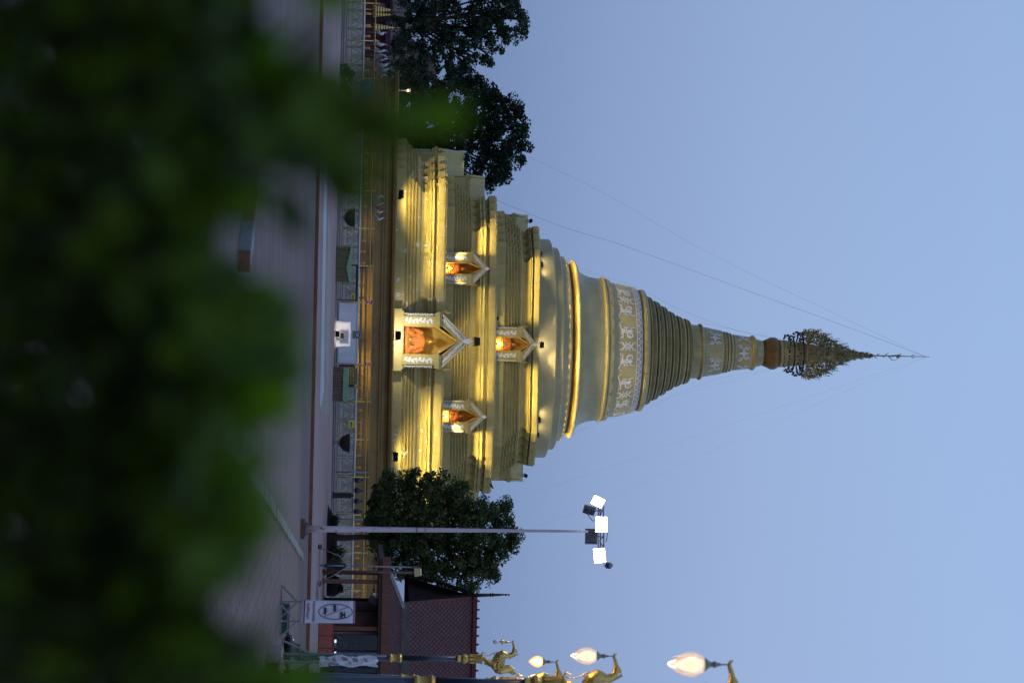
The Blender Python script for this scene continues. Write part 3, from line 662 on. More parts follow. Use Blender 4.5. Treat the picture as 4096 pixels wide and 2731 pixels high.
for x in (-5.2, 1.0): lamp('bell_wash', PW(x, -8.0, zf(2156, 7.3) + .1), PW(x * .5, -4.4, zx(2370)), 260, (1, .80, .5), 60, 1.0)
zr = zf(2156, 7.1)
for x, y, e, w in ((-5.45, -4.7, 18, 'outer left'), (-4.75, -5.4, 26, 'inner left'), (4.3, -5.75, 26, 'inner right'), (5.2, -5.0, 18, 'outer right')):
    d = sqrt(x * x + y * y)
    led('black floodlight under the bell, %s of the round terrace' % w, x * 1.035, y * 1.035, zr, x * 5.6 / d, y * 5.6 / d, zr + 2.3, e, (1, .84, .52), 130, .75)
for k in range(37):
    q = radians(-110 + 6.1 * k); x, y = sin(q), -cos(q)
    lamp('bell_lamp', PW(x * 6.2, y * 6.2, zx(2232)), PW(x * 5.62, y * 5.62, zx(2292)), (95, 130, 150, 120, 80, 75)[k % 6], (1, .76, .22), 76, 1.0, .1)
for x, z, e, c in ((-XS, Z1, 40, ORG), (XS, Z1, 48, ORG), ):
    bulb('niche_bulb', PW(x, -WS + .28, z + .22), e, c)
bulb('niche_bulb', PW(0, -WU + .25, Z2 + .25), 48, (1, .62, .22)); bulb('niche_bulb', PW(.55, -WB + .45, Z0 + 2.6), 26, (1, .80, .36))  # the second light is an unseen fill added inside the big niche
for x, z, w, lb in ((-XS, Z1, WS, 'left lower niche'), (XS, Z1, WS, 'right lower niche'), (0, Z2, WU, 'topmost niche')):
    r = thing('niche_spotlight', 'tiny black spotlight at the feet of Buddha in the %s' % lb, 'spotlight', PW(x, -w + .12, z + .04), YAW, 'spotlights in the small niches')
    b = MB(); b.box((0, 0, .07), (.13, .05, .1)); b.box((0, 0, .012), (.06, .06, .024)); b.build('housing', M['black'], r)
    l = MB(); l.box((0, .028, .07), (.11, .008, .08)); l.build('lens', M['lampwarm'], r)
floodlight('tilted cream floodlight on roof ridge of the left side niche', PW(-WB + .3, 0, zf(1884, 12.4) - .02), radians(-60), .5, .9, 'lampwhite')
floodlight('small floodlight on roof ridge of the upper left side niche', PW(-WU + .3, 0, zf(2152, 8.95) - .02), radians(-60), .5, .7, 'black')
floodlight('small floodlight on roof ridge of the upper right side niche', PW(WU - .3, 0, zf(2152, 8.95) - .02), radians(60), .5, .7, 'black')
# spots that wash the brown plinth
for px, e in ((1180, 210), (1290, 260), (1470, 330), (1550, 120), (930, 60), (700, 45), (1750, 90), (2330, 150), (2450, 110), (430, 70)):
    x = (px - 1375) / FL * 120; lamp('plinth_lamp', (x, 118.42, .62), (x, 120.0, 3.9), e * .7, (1.0, .70, .19), 92, 1.0)
# ------------------------------------------------------------------ ground and paving
def tz(Y):
    for (a, za), (b, zb_) in zip(TP, TP[1:]):
        if a <= Y <= b: return za + (zb_ - za) * (Y - a) / (b - a)
    return TP[-1][1] if Y > TP[-1][0] else 0.0
TP = [(71.3, .11), (108.5, .36)]
def sheet(name, poly, z, m, kind='structure'):
    b = MB(); b.add([V((x, y, z if not callable(z) else z(x, y))) for x, y in poly], [tuple(range(len(poly)))], False)
    o = b.build(name, m); o['kind'] = kind; return o
def ground_mat(name, c1, c2, sc_, rough=.75, streak=(.12, 1, 1), patch=None):
    m, t, b = newmat(name); tc = t('TexCoord').outputs['Object']
    a = t('TexNoise', {0: t('Mapping', {0: tc, 3: streak}), 'Scale': sc_, 'Detail': 9.0, 'Roughness': .7})
    c = t.ramp(a, [(.33, c1), (.66, c2)])
    q = t('TexNoise', {0: tc, 'Scale': .16, 'Detail': 5.0, 'Roughness': .6}); c = t.mix(t.ramp(q, [(.42, (0, 0, 0)), (.62, (.55,) * 3)]), c, patch or tuple(x * .62 for x in c1))
    s = t('TexNoise', {0: tc, 'Scale': 5.0, 'Detail': 8.0, 'Roughness': .8}); c = t.mix(t.ramp(s, [(.62, (0, 0, 0)), (.74, (.7,) * 3)]), c, tuple(x * .45 for x in c1))
    t.l.new(o2(c), b.inputs['Base Color']); b.inputs['Roughness'].default_value = rough
    n = t('TexNoise', {0: tc, 'Scale': 30.0, 'Detail': 8.0}); bp_ = t('Bump', {'Height': n, 'Strength': .35, 'Distance': .03}); t.l.new(bp_.outputs[0], b.inputs['Normal'])
    return m
def brick_mat(name, c1, c2, mortar, w, h, rough=.8):
    m, t, b = newmat(name); tc = t('TexCoord').outputs['Object']
    br = t('TexBrick', {0: tc, 'Color1': (*c1, 1), 'Color2': (*c2, 1), 'Mortar': (*mortar, 1), 'Scale': 1.0, 'Mortar Size': .035, 'Brick Width': w, 'Row Height': h, 'Bias': 0.0})
    nz = t('TexNoise', {0: tc, 'Scale': 1.4, 'Detail': 8.0, 'Roughness': .7}); c = t.mix(t.ramp(nz, [(.35, (0, 0, 0)), (.75, (.8,) * 3)]), br, tuple(x * .45 for x in c1))
    t.l.new(o2(c), b.inputs['Base Color']); b.inputs['Roughness'].default_value = rough
    bp_ = t('Bump', {'Height': br.outputs['Fac'], 'Strength': .6, 'Distance': -.02}); t.l.new(bp_.outputs[0], b.inputs['Normal']); return m
GM = ground_mat('worn_concrete', (.055, .033, .028), (.185, .106, .086), 1.9, patch=(.08, .06, .044))
TMm = ground_mat('pink_terrace_concrete', (.25, .15, .13), (.34, .21, .185), .9, patch=(.20, .145, .125))
sheet('ground', [(-400, -60), (400, -60), (400, 900), (-400, 900)], 0.0, GM)
b = MB(); xs = [-90, -30, -10, 0, 10, 30, 90]
YS = [71.444, 78.506, 88.182, 97.857, 108.5]
b.add([V((x, y, tz(y))) for y in YS for x in xs], [(i * 7 + j, i * 7 + j + 1, (i + 1) * 7 + j + 1, (i + 1) * 7 + j) for i in range(4) for j in range(6)], False)
struct(b.build('terrace_pavement', TMm))
b = MB(); b.bbox((-90, 108.5, 0), (90, 111.6, .43)); b.bbox((-90, 111.6, 0), (90, 200, .50)); struct(b.build('terrace_step', ground_mat('grey_step_concrete', (.16, .135, .13), (.24, .205, .195), .8)))
b = MB(); rk = random.Random(5)
x = -60.0
while x < 60:
    l = 1.0; b.bbox((x + .006, 71.13, -.05), (x + l - .006, 71.444, .112 + rk.uniform(-.006, .006))); x += l
struct(b.build('kerb', M['kerb']))
def tzs(x, y): return tz(y) + .006
def gp(px, py):      # a point of the sloping terrace
    z = .15
    for _ in range(8):
        g = G(px, py, z); z = tz(g.y)
    return (g.x, g.y)
sheet('white_path', [gp(1297, 500), gp(1296, 700), gp(1287, 1200), gp(1281, 1500), gp(1279, 1620), gp(1283, 1632), gp(1296, 1560), gp(1299, 1200), gp(1309, 700), gp(1312, 500)], tzs, ground_mat('pale_granite_tile', (.38, .36, .37), (.46, .44, .44), 2.2, patch=(.35, .33, .33)))
sheet('beige_path', [gp(1300.5, 1195), gp(1299, 1330), gp(1296.5, 1562), gp(1284, 1634), gp(1282, 1642), gp(1316, 1662), gp(1321, 1560), gp(1322, 1300), gp(1325, 1000), gp(1309.5, 800)], tzs, ground_mat('beige_tile', (.27, .22, .18), (.33, .28, .22), 1.4))
sheet('pink_stripe', [gp(1298, 1478), gp(1295, 1500), gp(1316, 1570), gp(1320, 1545), gp(1308, 1502)], lambda x, y: tz(y) + .011, ground_mat('pink_tile', (.34, .17, .19), (.41, .22, .24), 1.4))
sheet('pink_stripe', [gp(1313, 690), gp(1317, 690), gp(1333, 880), gp(1328, 900)], lambda x, y: tz(y) + .011, ground_mat('pink_tile_faded', (.34, .17, .19), (.41, .22, .24), 1.4))
# brick paved apron on the right
L0 = G(905, 1770); L1 = G(1060, 1995); L2 = G(1204, 2226); L3 = G(1207, 2262)
L4 = V((60, 43.3, 0)); Ls = L0 + (L0 - L1).normalized() * 14
sheet('brick_pavement', [(Ls.x, Ls.y), (L0.x, L0.y), (L1.x, L1.y), (L2.x, L2.y), (L3.x, L3.y), (60, L3.y + .3), (60, -20), (Ls.x, -20)][::-1], .006,
      brick_mat('pink_paver', (.225, .124, .088), (.115, .066, .05), (.018, .013, .011), .62, .34))
b = MB(); pts = [Ls, L0, L1, L2]
for p, q in zip(pts, pts[1:]):
    n = max(1, int((q - p).length / .9))
    for k in range(n):
        a, c = p + (q - p) * (k / n), p + (q - p) * ((k + .985) / n); z = .02 + rk.uniform(0, .02)
        b.bar((a.x, a.y, z), (c.x, c.y, z), .20 + rk.uniform(-.02, .02), .08)
struct(b.build('kerb', mat('pale_kerb_concrete', (.21, .195, .155), .8, 0, .2, 3, .3, 14, dirt=.6)))
# painted kerb in the lower left, white and red lengths
KA = G(952, 1052); KD = (G(1092, 0) - KA).normalized()
for nm, m, rng_ in (('painted_kerb', 'kerbwhite', ((.13, .95), (2.1, 3.2), (4.4, 5.5))), ('painted_kerb', 'kerb', ((0, .13), (.95, 2.1), (3.2, 4.4), (5.5, 6.4)))):
    b = MB()
    for s0, s1 in rng_: b.bar(KA + KD * s0 + V((0, 0, .07)), KA + KD * (s1 - .005) + V((0, 0, .07)), .22, .15)
    struct(b.build(nm, M[m]))
# ------------------------------------------------------------------ low wall, fence, railing
FY = 117.814
def wx(py, Y): return P(1420, py, Y).x
r = thing('low_wall', 'low whitewashed wall with black stains along foot of the pagoda', 'wall', (0, 118.1, .5)); b = MB((0, 118.1, .5))
b.bbox((-24, 117.996, .5), (24, 118.18, 1.50)); b.build('wall', M['whitewall'], r)
b = MB((0, 118.1, .5)); b.bbox((-24, 117.944, 1.50), (24, 118.2, 1.58)); b.build('coping', M['white'], r)
def blot(cx, cz, rx, rz, seed):
    rr_ = random.Random(seed); n = 40; q = [1 + rr_.uniform(-.3, .3) for _ in range(n)]; q = [(q[i - 1] + q[i] * 2 + q[(i + 1) % n]) / 4 + rr_.uniform(-.14, .14) for i in range(n)]
    return [(cx + rx * q[i] * cos(2 * pi * i / n), cz + rz * q[i] * sin(2 * pi * i / n)) for i in range(n)]
for py, px, rx, rz, sd in ((1263, 1392, .30, .20, 1), (1268, 1378, .16, .22, 2), (1248, 1372, .22, .08, 3), (1282, 1398, .10, .16, 9), (1405, 1385, .22, .10, 4), (1412, 1362, .26, .12, 5), (1398, 1398, .18, .05, 6), (1425, 1380, .10, .18, 7), (1240, 1400, .12, .04, 8)):
    a = P(px, py, r.location.y); b = MB(r.location); b.prism(blot(a.x, a.z, rx, rz, sd), lambda x, y, d: V((x, r.location.y - .088 - .0015 * (sd % 4) - d, y)), .001); b.build('stain', M['stain'], r)
def panel_mesh():
    b = MB(); w, h = .47, .94
    f = lambda x, y: V((x, 0, y))
    def line(pts, r=.011): b.tube([f(*p) for p in pts], r, 4, up=(0, 1, 0), smooth=False)
    for x0 in (-w, w): line([(x0, 0), (x0, h)], .02)
    for z in (.02, .10, .30, h): line([(-w, z), (w, z)], .017)
    for k in range(9): line([(-w + .105 * (k + .5), .10), (-w + .105 * (k + .5), .30)], .008)
    line([(.38 * cos(t * pi / 12), .45 + .40 * sin(t * pi / 12)) for t in range(13)], .016); line([(-.38, .30), (-.38, .46)]); line([(.38, .30), (.38, .46)])
    line([(.27 * cos(t * pi / 12), .45 + .29 * sin(t * pi / 12)) for t in range(13)], .012)
    for k in range(9):
        a = pi * (k + .5) / 9; c_, s_ = .325 * cos(a), .45 + .345 * sin(a); line([(c_ + .028 * cos(t * pi / 3), s_ + .028 * sin(t * pi / 3)) for t in range(7)], .007)
    for sg in (-1, 1):
        for k, (cx, cz, rr) in enumerate(((.13, .62, .075), (.12, .45, .08), (.2, .36, .05), (.42, .78, .05), (.43, .66, .035), (.42, .40, .04))):
            line([(sg * (cx + rr * (1 - t / 16) * cos(1.2 + t * .55)), cz + rr * (1 - t / 16) * sin(1.2 + t * .55)) for t in range(13)], .011)
        for k in range(4): line([(sg * .01, .34 + .09 * k), (sg * (.07 + .02 * k), .40 + .09 * k), (sg * .10, .37 + .1 * k)], .012)
        line([(sg * w, h), (sg * .30, h - .03), (sg * .12, h - .06), (0, h - .02)], .012)
    line([(0, .30), (0, .85)], .013)
    return b
def fence(label, x0, x1):
    R_ = thing('lattice_fence', label, 'fence', ((x0 + x1) / 2, FY, .5), 0, 'lattice fence runs either side of the gap'); c0 = R_.location.x
    n = int(round((x1 - x0) / 1.02)); d = (x1 - x0) / n; proto = None
    for k in range(n):
        x = x0 + (k + .5) * d - c0
        if proto is None: proto = panel_mesh().build('panel', M['goldlat'], R_); proto.location = (x, 0, .06)
        else: q = proto.copy(); COL.objects.link(q); q.parent = R_; q.location = (x, 0, .06)
    b = MB(); b.bbox((x0 - c0, -.02, 1.005), (x1 - c0, .03, 1.045)); b.build('top_rail', M['white'], R_)
    b = MB(); b.bbox((x0 - c0, -.06, 0), (x1 - c0, .06, .06)); b.build('footing', M['planter'], R_); return R_
fence('gold scroll lattice fence running left of the gap', -22.0, wx(1206, FY))
fence('gold scroll lattice fence running right of the gap', wx(1455, FY), 22.0)
def railing(label, pys, x0, x1, Y=116.93):
    R_ = thing('brass_railing', label, 'railing', (wx(pys[0], Y), Y, .5), 0, 'brass railings either side of the gap'); X0 = R_.location.x; proto = None
    for py in pys:
        if proto is None:
            b = MB(); b.tube([(0, 0, 0), (0, 0, 1.74)], .032, 10); b.ball((0, 0, 1.80), .05, 8); b.lathe([(.07, 0), (.07, .04), (.035, .06)], 12); b.lathe([(.05, 1.58), (.05, 1.68)], 10); proto = b.build('post', M['goldm'], R_)
        else: q = proto.copy(); COL.objects.link(q); q.parent = R_; q.location = (wx(py, Y) - X0, 0, 0)
    b = MB(); b.tube([(x0 - X0, 0, 1.63), (x1 - X0, 0, 1.63)], .026, 8); b.build('rail', M['goldm'], R_); return R_
railing('tall brass post railing in front of left fence', [-138, 12, 162, 312, 462, 612, 762, 912, 1062, 1209], -21, wx(1209, 116.93))
railing('tall brass post railing in front of right fence', [1455, 1605, 1757, 1907, 2058, 2209, 2361, 2512, 2662], wx(1455, 116.93), 19)
proto = None
for k in range(58):
    x = -17.9 + .625 * k
    if -2.2 < x < 1.1: continue
    if proto is None:
        proto = tag(MB().lathe([(.055, 0), (.068, .015), (.068, .27), (.055, .285), (.02, .30)], 14).build('copper_cylinder', M['copper']), 'short copper cylinder standing in the row on the white wall coping', 'cylinder', 'copper cylinders along the wall top')
        proto.location = (x, 118.1, 1.58)
    else: q = proto.copy(); COL.objects.link(q); q.location = (x + rk.uniform(-.03, .03), 118.1, 1.58)
# ------------------------------------------------------------------ things before the fence
def skirted_table(label, py0, py1, Y, ms, h=.74, gb=.24, lean=0.0):
    x0, x1 = wx(py0, Y), wx(py1, Y); z = tz(Y) if Y < 108.5 else .43; c = ((x0 + x1) / 2, Y, z); R_ = thing('skirted_table', label, 'table', c); w = x1 - x0; d = .8
    b = MB(); per = []
    n = 70; rr = random.Random(int(py0))
    for k in range(n):
        x = -w / 2 + w * k / n; per.append((x, -d / 2 + .028 * sin(k * 1.15 + rr.random()) + rr.uniform(-.01, .01)))
    per += [(w / 2, -d / 2), (w / 2, d / 2), (-w / 2, d / 2)]
    vs = [V((x * 1.02, y * 1.02, 0)) for x, y in per] + [V((x, y * .97, h * .97)) for x, y in per]; N = len(per)
    b.add(vs, [(i, (i + 1) % N, (i + 1) % N + N, i + N) for i in range(N)] + [tuple(range(N, 2 * N))], False); b.build('skirt', M[ms], R_)
    b = MB(); m_ = 24; up = []; lo = []
    for k in range(m_ + 1):
        x = -w / 2 + w * k / m_; q = gb * (1 - lean * abs(k / m_ - .5 - .1) * 1.6) + rr.uniform(-.015, .015); up.append(V((x, -d / 2 - .05, h + .01))); lo.append(V((x, -d / 2 - .055 - .01 * sin(k * 2), h - q)))
    bk = [V((p.x, d / 2 + .02, h + .012)) for p in up]
    K = m_ + 1; b.add(lo + up + bk, [(i, i + 1, i + 1 + K, i + K) for i in range(m_)] + [(i + K, i + 1 + K, i + 1 + 2 * K, i + 2 * K) for i in range(m_)], False); b.build('tablecloth', M['clothgreen'], R_)
    return R_
skirted_table('table with olive pleated skirt and pale green top left of the gap', 990, 1128, 107.8, 'clothdark', .76, .22, 1.0)
skirted_table('table with brown pleated skirt and pale green cloth right of the gap', 1471, 1605, 107.0, 'clothbrown', .76, .27, .1)
def cauldron(label, py, Y, s=1.0):
    z = .43 if Y > 108.5 else tz(Y); R_ = thing('iron_cauldron', label, 'cauldron', (wx(py, Y), Y, z), 0, 'iron cauldrons before the fence'); b = MB(smooth=True)
    b.lathe([(.10, .30), (.22, .34), (.36, .46), (.445, .62), (.47, .78), (.485, .80), (.485, .83), (.455, .83), (.44, .78), (.3, .5), (.02, .42)], 36); b.build('bowl', M['darkiron'], R_)
    b = MB(smooth=True); b.lathe([(.24, 0), (.24, .05), (.15, .10), (.10, .2), (.13, .30), (.2, .345)], 20); b.build('pedestal', M['steel'], R_)
cauldron('wide dark iron cauldron on a stand before the left fence', 872, 109.275); cauldron('wide dark iron cauldron on a stand before the right fence', 1772, 109.275)
# black barrier
Y = 110.05; R_ = thing('metal_barrier', 'black metal frame stand beside olive skirted table', 'stand', (wx(1130, Y), Y, .43)); o_ = R_.location
b = MB(o_)
def pb(px, py): return P(px, py, Y)
b.bar(pb(1429.5, 1060), pb(1426, 1205), .10, .13); b.build('top_beam', M['black'], R_)
for py in (1062, 1200):
    q = MB(o_); a = pb(1425, py); q.bar((a.x, Y, .44), a, .05); q.bar((a.x, Y - .35, .46), (a.x, Y + .35, .46), .05); q.build('leg', M['black'], R_)
b = MB(o_)
for px in (1450, 1461): b.bar(pb(px, 1063), pb(px - 3, 1202), .03)
b.bar(pb(1433, 1072), pb(1463, 1072), .03); b.bar(pb(1433, 1192), pb(1460, 1192), .03); b.bar(pb(1371, 1130), pb(1369, 1203), .025); b.build('rail', M['black'], R_)
def board(name, label, cat, px0, px1, py0, py1, Y, m, th=.03, group=None, tilt=0.0):
    """upright flat thing: returns root, mapper from unit square to its front face, size"""
    a = P(px0, (py0 + py1) / 2, Y); h = P(px1, (py0 + py1) / 2, Y).z - a.z; w = wx(py1, Y) - wx(py0, Y)
    R_ = thing(name, label, cat, a, 0, group); b = MB(); b.box((0, 0, h / 2), (w, th, h)); b.build('panel', M[m], R_)
    return R_, (lambda x, y, d=0: V((x, -th / 2 - .003 - d, y))), w, h
def arrow(R_, fn, x, y, s):
    b = MB(); b.prism([(x - s, y), (x - s * .35, y + s * .55), (x - s * .35, y + s * .2), (x + s, y + s * .2), (x + s, y - s * .2), (x - s * .35, y - s * .2), (x - s * .35, y - s * .55)], fn, .004); b.build('arrow', M['signblue'], R_)
for lb, q in (('yellow sign with blue left arrow hung on fence by the black stand', (1405, 1423, 1174, 1201)), ('yellow sign with blue left arrow hung on the right fence', (1394, 1419, 1680, 1711))):
    R_, fn, w, h = board('arrow_sign', lb, 'sign', *q, 117.58, 'yellow', .02, 'yellow arrow signs'); arrow(R_, fn, .02, h * .42, w * .33)
# black plaque with gilt lines
R_, fn, w, h = board('inscribed_plaque', 'black plaque with gilt text lines behind brown skirted table', 'plaque', 1352, 1429, 1455, 1549, 110.437, 'plaque', .04)
b = MB()
for x in (-w / 2, w / 2): b.bar((x, 0, -.5), (x, 0, h + .03), .05, .06)
b.bar((-w / 2, 0, h), (w / 2, 0, h), .05, .06); b.bar((-w / 2, 0, 0), (w / 2, 0, 0), .05, .06); b.build('frame', M['steel'], R_)
b = MB()
for k in range(10):
    x = -w * .38; z = h * (.88 - .083 * k)
    while x < w * .38:
        l = rk.uniform(.03, .12); b.prism([(x, z), (min(x + l, w * .4), z), (min(x + l, w * .4), z + .028), (x, z + .028)], fn, .004); x += l + .025
b.build('lettering', M['goldm'], R_)
for sg in (-1, 1):
    b = MB(); b.prism([(sg * w * .46, h * .98), (sg * w * .30, h * .98), (sg * w * .46, h * .82)], fn, .004); b.build('corner_ornament', M['goldm'], R_)
# white cloth covered offering stand, its box and its emblem board
Y = 109.663; z = .43; R_ = thing('offering_stand', 'brightly lit stand wrapped in white cloth in the gap of the fence', 'stand', (wx(1337, Y), Y, z)); w = wx(1388, Y) - wx(1288, Y)
b = MB(); per = []; n = 60
for k in range(n):
    a = k / n * 4; s_ = int(a); t = a - s_; c4 = [(-1, -1), (1, -1), (1, 1), (-1, 1), (-1, -1)]; x = c4[s_][0] + (c4[s_ + 1][0] - c4[s_][0]) * t; y = c4[s_][1] + (c4[s_ + 1][1] - c4[s_][1]) * t; per.append((x, y))
rings = []
for zz, e, wv in ((0, 1.04, .03), (.3, 1.0, .02), (.62, .98, .008), (.74, .97, .004)):
    rings.append([V((x * w / 2 * e + wv * sin(k * 2.3), y * .42 * e + wv * cos(k * 1.9), zz)) for k, (x, y) in enumerate(per)])
b.add([p for q in rings for p in q], [(i * n + j, i * n + (j + 1) % n, (i + 1) * n + (j + 1) % n, (i + 1) * n + j) for i in range(3) for j in range(n)] + [tuple(3 * n + j for j in range(n))], True); b.build('cloth', M['clothwhite'], R_)
R_, fn, w, h = board('donation_box', 'small dark square box before the white cloth stand', 'box', 1357, 1379, 1325, 1359, 108.694, 'black', .12)
b = MB(); b.prism([(-w * .32, h * .18), (w * .32, h * .18), (w * .32, h * .82), (-w * .32, h * .82)], fn, .006); b.build('front_panel', M['gabledark'], R_); b = MB(); b.bbox((-w * .3, -.05, -.14), (w * .3, .05, 0)); b.build('foot', M['black'], R_)
R_, fn, w, h = board('emblem_board', 'tan board with round blue striped emblem above the white stand', 'sign', 1409, 1450, 1322, 1354, 111.019, 'tape', .04)
b = MB(); e = .13; cz = h * .5
b.prism([(e * cos(k * pi / 12), cz + e * sin(k * pi / 12)) for k in range(24)], fn, .004); b.build('emblem', M['signblue'], R_)
b = MB()
for x in (-.065, -.02, .025, .07): b.prism([(x - .011, cz - .08), (x + .011, cz - .08), (x + .011, cz + .08), (x - .011, cz + .08)], lambda a, c_, d: fn(a, c_, d + .005), .003)
b.build('emblem_stripes', M['white'], R_)
o = floodlight('low floodlight on the paving shining at white cloth stand', (wx(1337, 107.6), 107.6, tz(107.6)), 0, .35, .6, 'lampwhite', 'floodlights on the paving'); lamp('stand_lamp', (wx(1337, 107.6), 107.75, tz(107.6) + .2), (wx(1337, 109), 109.66, .85), 75, (1, .88, .78), 110)
for py, lb in ((1209, 'left'), (1456, 'right')):
    r = thing('flower_bunch', 'pink flowers tied to top of the brass post %s of the gap' % lb, 'flowers', (wx(py, 116.475), 116.475, 2.15), 0, 'flowers tied to brass posts'); b = MB()
    for k in range(9): b.ball((rk.uniform(-.09, .09), rk.uniform(-.06, .06), rk.uniform(-.16, .14)), rk.uniform(.035, .06), 6)
    b.build('petals', M['pink'], r); b = MB()
    for k in range(5): b.ball((rk.uniform(-.08, .08), rk.uniform(-.08, .02), rk.uniform(-.28, .0)), rk.uniform(.03, .045), 6)
    b.build('white_petals', M['flag'], r)
# pots, poles, pillar
for k, py in enumerate((1919, 1961, 2004, 2046)):
    r = tag(MB(smooth=True).lathe([(.10, 0), (.145, .05), (.15, .22), (.12, .30), (.06, .34), (.055, .42), (.09, .46), (.01, .465)], 18).build('blue_vase', M['bluepot']), ['dark blue vase nearest the pagoda centre, on the wall left of tree', 'second dark blue vase on the wall, beside leftmost one', 'third dark blue vase on the wall, before last one', 'dark blue vase nearest the street tree trunk on the wall'][k], 'vase', 'dark blue vases on the wall')
    r.location = (wx(py, 117.814), 117.814, 1.55)
for k, (py, px1) in enumerate(((1888, 1472), (2076, 1462))):
    r = thing('metal_pole', ['slim blue grey pole before the fence left of the tree', 'slim blue grey pole before the fence beside the tree trunk'][k], 'pole', (wx(py, 114.2), 114.2, .5), 0, 'slim poles before the fence'); b = MB(); b.tube([(0, 0, 0), (0, 0, 1.75)], .035, 8); b.lathe([(.07, 0), (.07, .05)], 10); b.build('shaft', M['steel'], r); b = MB(); b.ball((0, 0, 1.78), .05, 8); b.build('cap', M['steel'], r)
r = thing('stone_pedestal', 'dark brown square pedestal before the right fence', 'pedestal', (wx(1981, 109.275), 109.275, .43)); b = MB(); b.box((0, 0, .45), (.26, .26, .9)); b.box((0, 0, .92), (.32, .32, .06)); b.box((0, 0, .05), (.34, .34, .1)); b.build('block', M['darkwood'], r); b = MB(); b.ball((0, 0, 1.02), .08, 8); b.build('knob', M['darkiron'], r)
# pennants ------------------------------------------------------------------
def pennant(label, px, py, Y, l, w, m, rot, group, base=True, kind=0):
    """ragged cloth pennant whose tip points up or to the side; hung on a thin stick"""
    a = P(px, py, Y); r = thing('pennant', label, 'pennant', a, 0, group); b = MB(); rr = random.Random(px * 7 + py); n = 9; vs = []
    for k in range(n + 1):
        t = k / n; hw = w * (1 - t) ** .7 * (.6 + .4 * rr.random()) + .006
        cx, cz = l * t * cos(rot) + .05 * sin(t * 7 + py), l * t * sin(rot); nx, nz = -sin(rot), cos(rot)
        vs += [V((cx + nx * hw, .10 * sin(t * 8 + k), cz + nz * hw)), V((cx, .14 * cos(t * 6), cz)), V((cx - nx * hw, .10 * sin(t * 9 + 2), cz - nz * hw))]
    b.add(vs, [(3 * k + i, 3 * k + i + 1, 3 * k + i + 4, 3 * k + i + 3) for k in range(n) for i in (0, 1)], True); o = b.build('cloth', M[m], r)
    md = o.modifiers.new('thick', 'SOLIDIFY'); md.thickness = .012
    b = MB(); b.tube([(0, .05, max(-.75, .5 - a.z)), (0, .05, l * .5 * abs(sin(rot)))], .012, 5); b.build('stick', M['steel'], r)
pn = [(1506, 130, .55, .16, 'flag', 1.5), (1496, 168, .75, .16, 'flag', 1.3), (1498, 180, .45, .12, 'flagpink', 1.7), (1500, 200, .7, .14, 'flag', 1.45), (1503, 222, .78, .12, 'flagteal', 1.55), (1506, 240, .5, .10, 'flagpink', 1.6), (1505, 238, .8, .1, 'flag', 1.6),
      (1510, 262, .72, .16, 'flag', 1.7), (1518, 275, .6, .17, 'flagteal', 1.5), (1512, 302, .55, .10, 'flag', 1.55), (1500, 786, .55, .12, 'flagteal', 1.5), (1497, 815, .6, .08, 'flagteal', 1.6), (1502, 830, .5, .1, 'flagpink', 1.5), (1498, 846, .58, .13, 'flag', 1.6), (1500, 872, .56, .12, 'flag', 1.5)]
cn = {'flag': 'white', 'flagpink': 'pink', 'flagteal': 'pale teal'}
for k, (px, py, l, w, m, ro) in enumerate(pn):
    near = 'far left' if k < 10 else 'nearer the tables'
    od = ['first', 'second', 'third', 'fourth', 'fifth', 'sixth', 'seventh', 'eighth', 'ninth', 'tenth'][k if k < 10 else k - 10]
    pennant('ragged %s pennant, %s from left in the fence cluster %s' % (cn[m], od, near), px, py, 117.32, l, w, m, ro, 'ragged pennants above the fence')
r = tag(MB().ball((0, 0, 0), .13, 10).build('paper_pompom', M['flagpink']), 'round pink pompom hung on the brass rail beside far left pennants', 'pompom'); r.location = P(1497, 278, 116.93)
R_, fn, w, h = board('cloth_banner', 'teal printed landscape banner hung on the fence far left', 'banner', 1441, 1490, 322, 390, 116.15, 'teal', .02)
b = MB(); b.tube([(-w / 2 - .1, 0, h + .02), (w / 2 + .1, 0, h + .02)], .015, 6); b.build('hanging_rod', M['steel'], R_); b = MB()
for k in range(7): b.prism([(-w * .4 + k * .1, h * .1), (-w * .4 + k * .1 + .06, h * .1), (-w * .4 + k * .1 + .04, h * (.25 + .3 * rk.random()))], fn, .003)
b.build('printed_bushes', M['leafB'], R_)
# gilt tiered umbrellas far left
for k, (py, px0, px1, s) in enumerate(((36, 1492, 1572, 1.25), (55, 1492, 1570, .85), (106, 1494, 1604, 1.0))):
    Y = 122.091; a = P(1400, py, Y); z0 = P(px0, py, Y).z; z1 = P(px1, py, Y).z
    r = thing('tiered_umbrella', ['widest gilt tiered umbrella, at the far left edge', 'narrow gilt tiered umbrella half hidden by the widest one', 'gilt tiered umbrella with long thin spike, right of its two neighbours'][k], 'ceremonial umbrella', (a.x, Y, .5), 0, 'gilt tiered umbrellas'); n = 7 if k == 2 else 6
    b = MB(); b.tube([(0, 0, 0), (0, 0, z0 - .5 + .1)], .025, 8); b.tube([(0, 0, z0 - .5), (0, 0, z1 - .5)], [.02, .005], 6); b.build('pole', M['goldm'], r)
    for i in range(n):
        rr = .19 * s * (1 - i / n * .82); zz = z0 - .5 + .10 + .15 * i; b = MB(); b.lathe([(rr * .98, zz), (rr, zz + .01), (rr * .96, zz + .105), (rr * .3, zz + .13)], 20)
        if i == 0:
            for j in range(8): a_ = j * pi / 4; b.lathe([(.004, zz - .1), (.03, zz - .05), (.005, zz)], 6, (rr * cos(a_), rr * sin(a_), 0))
        b.build('tier', M['goldm'], r)
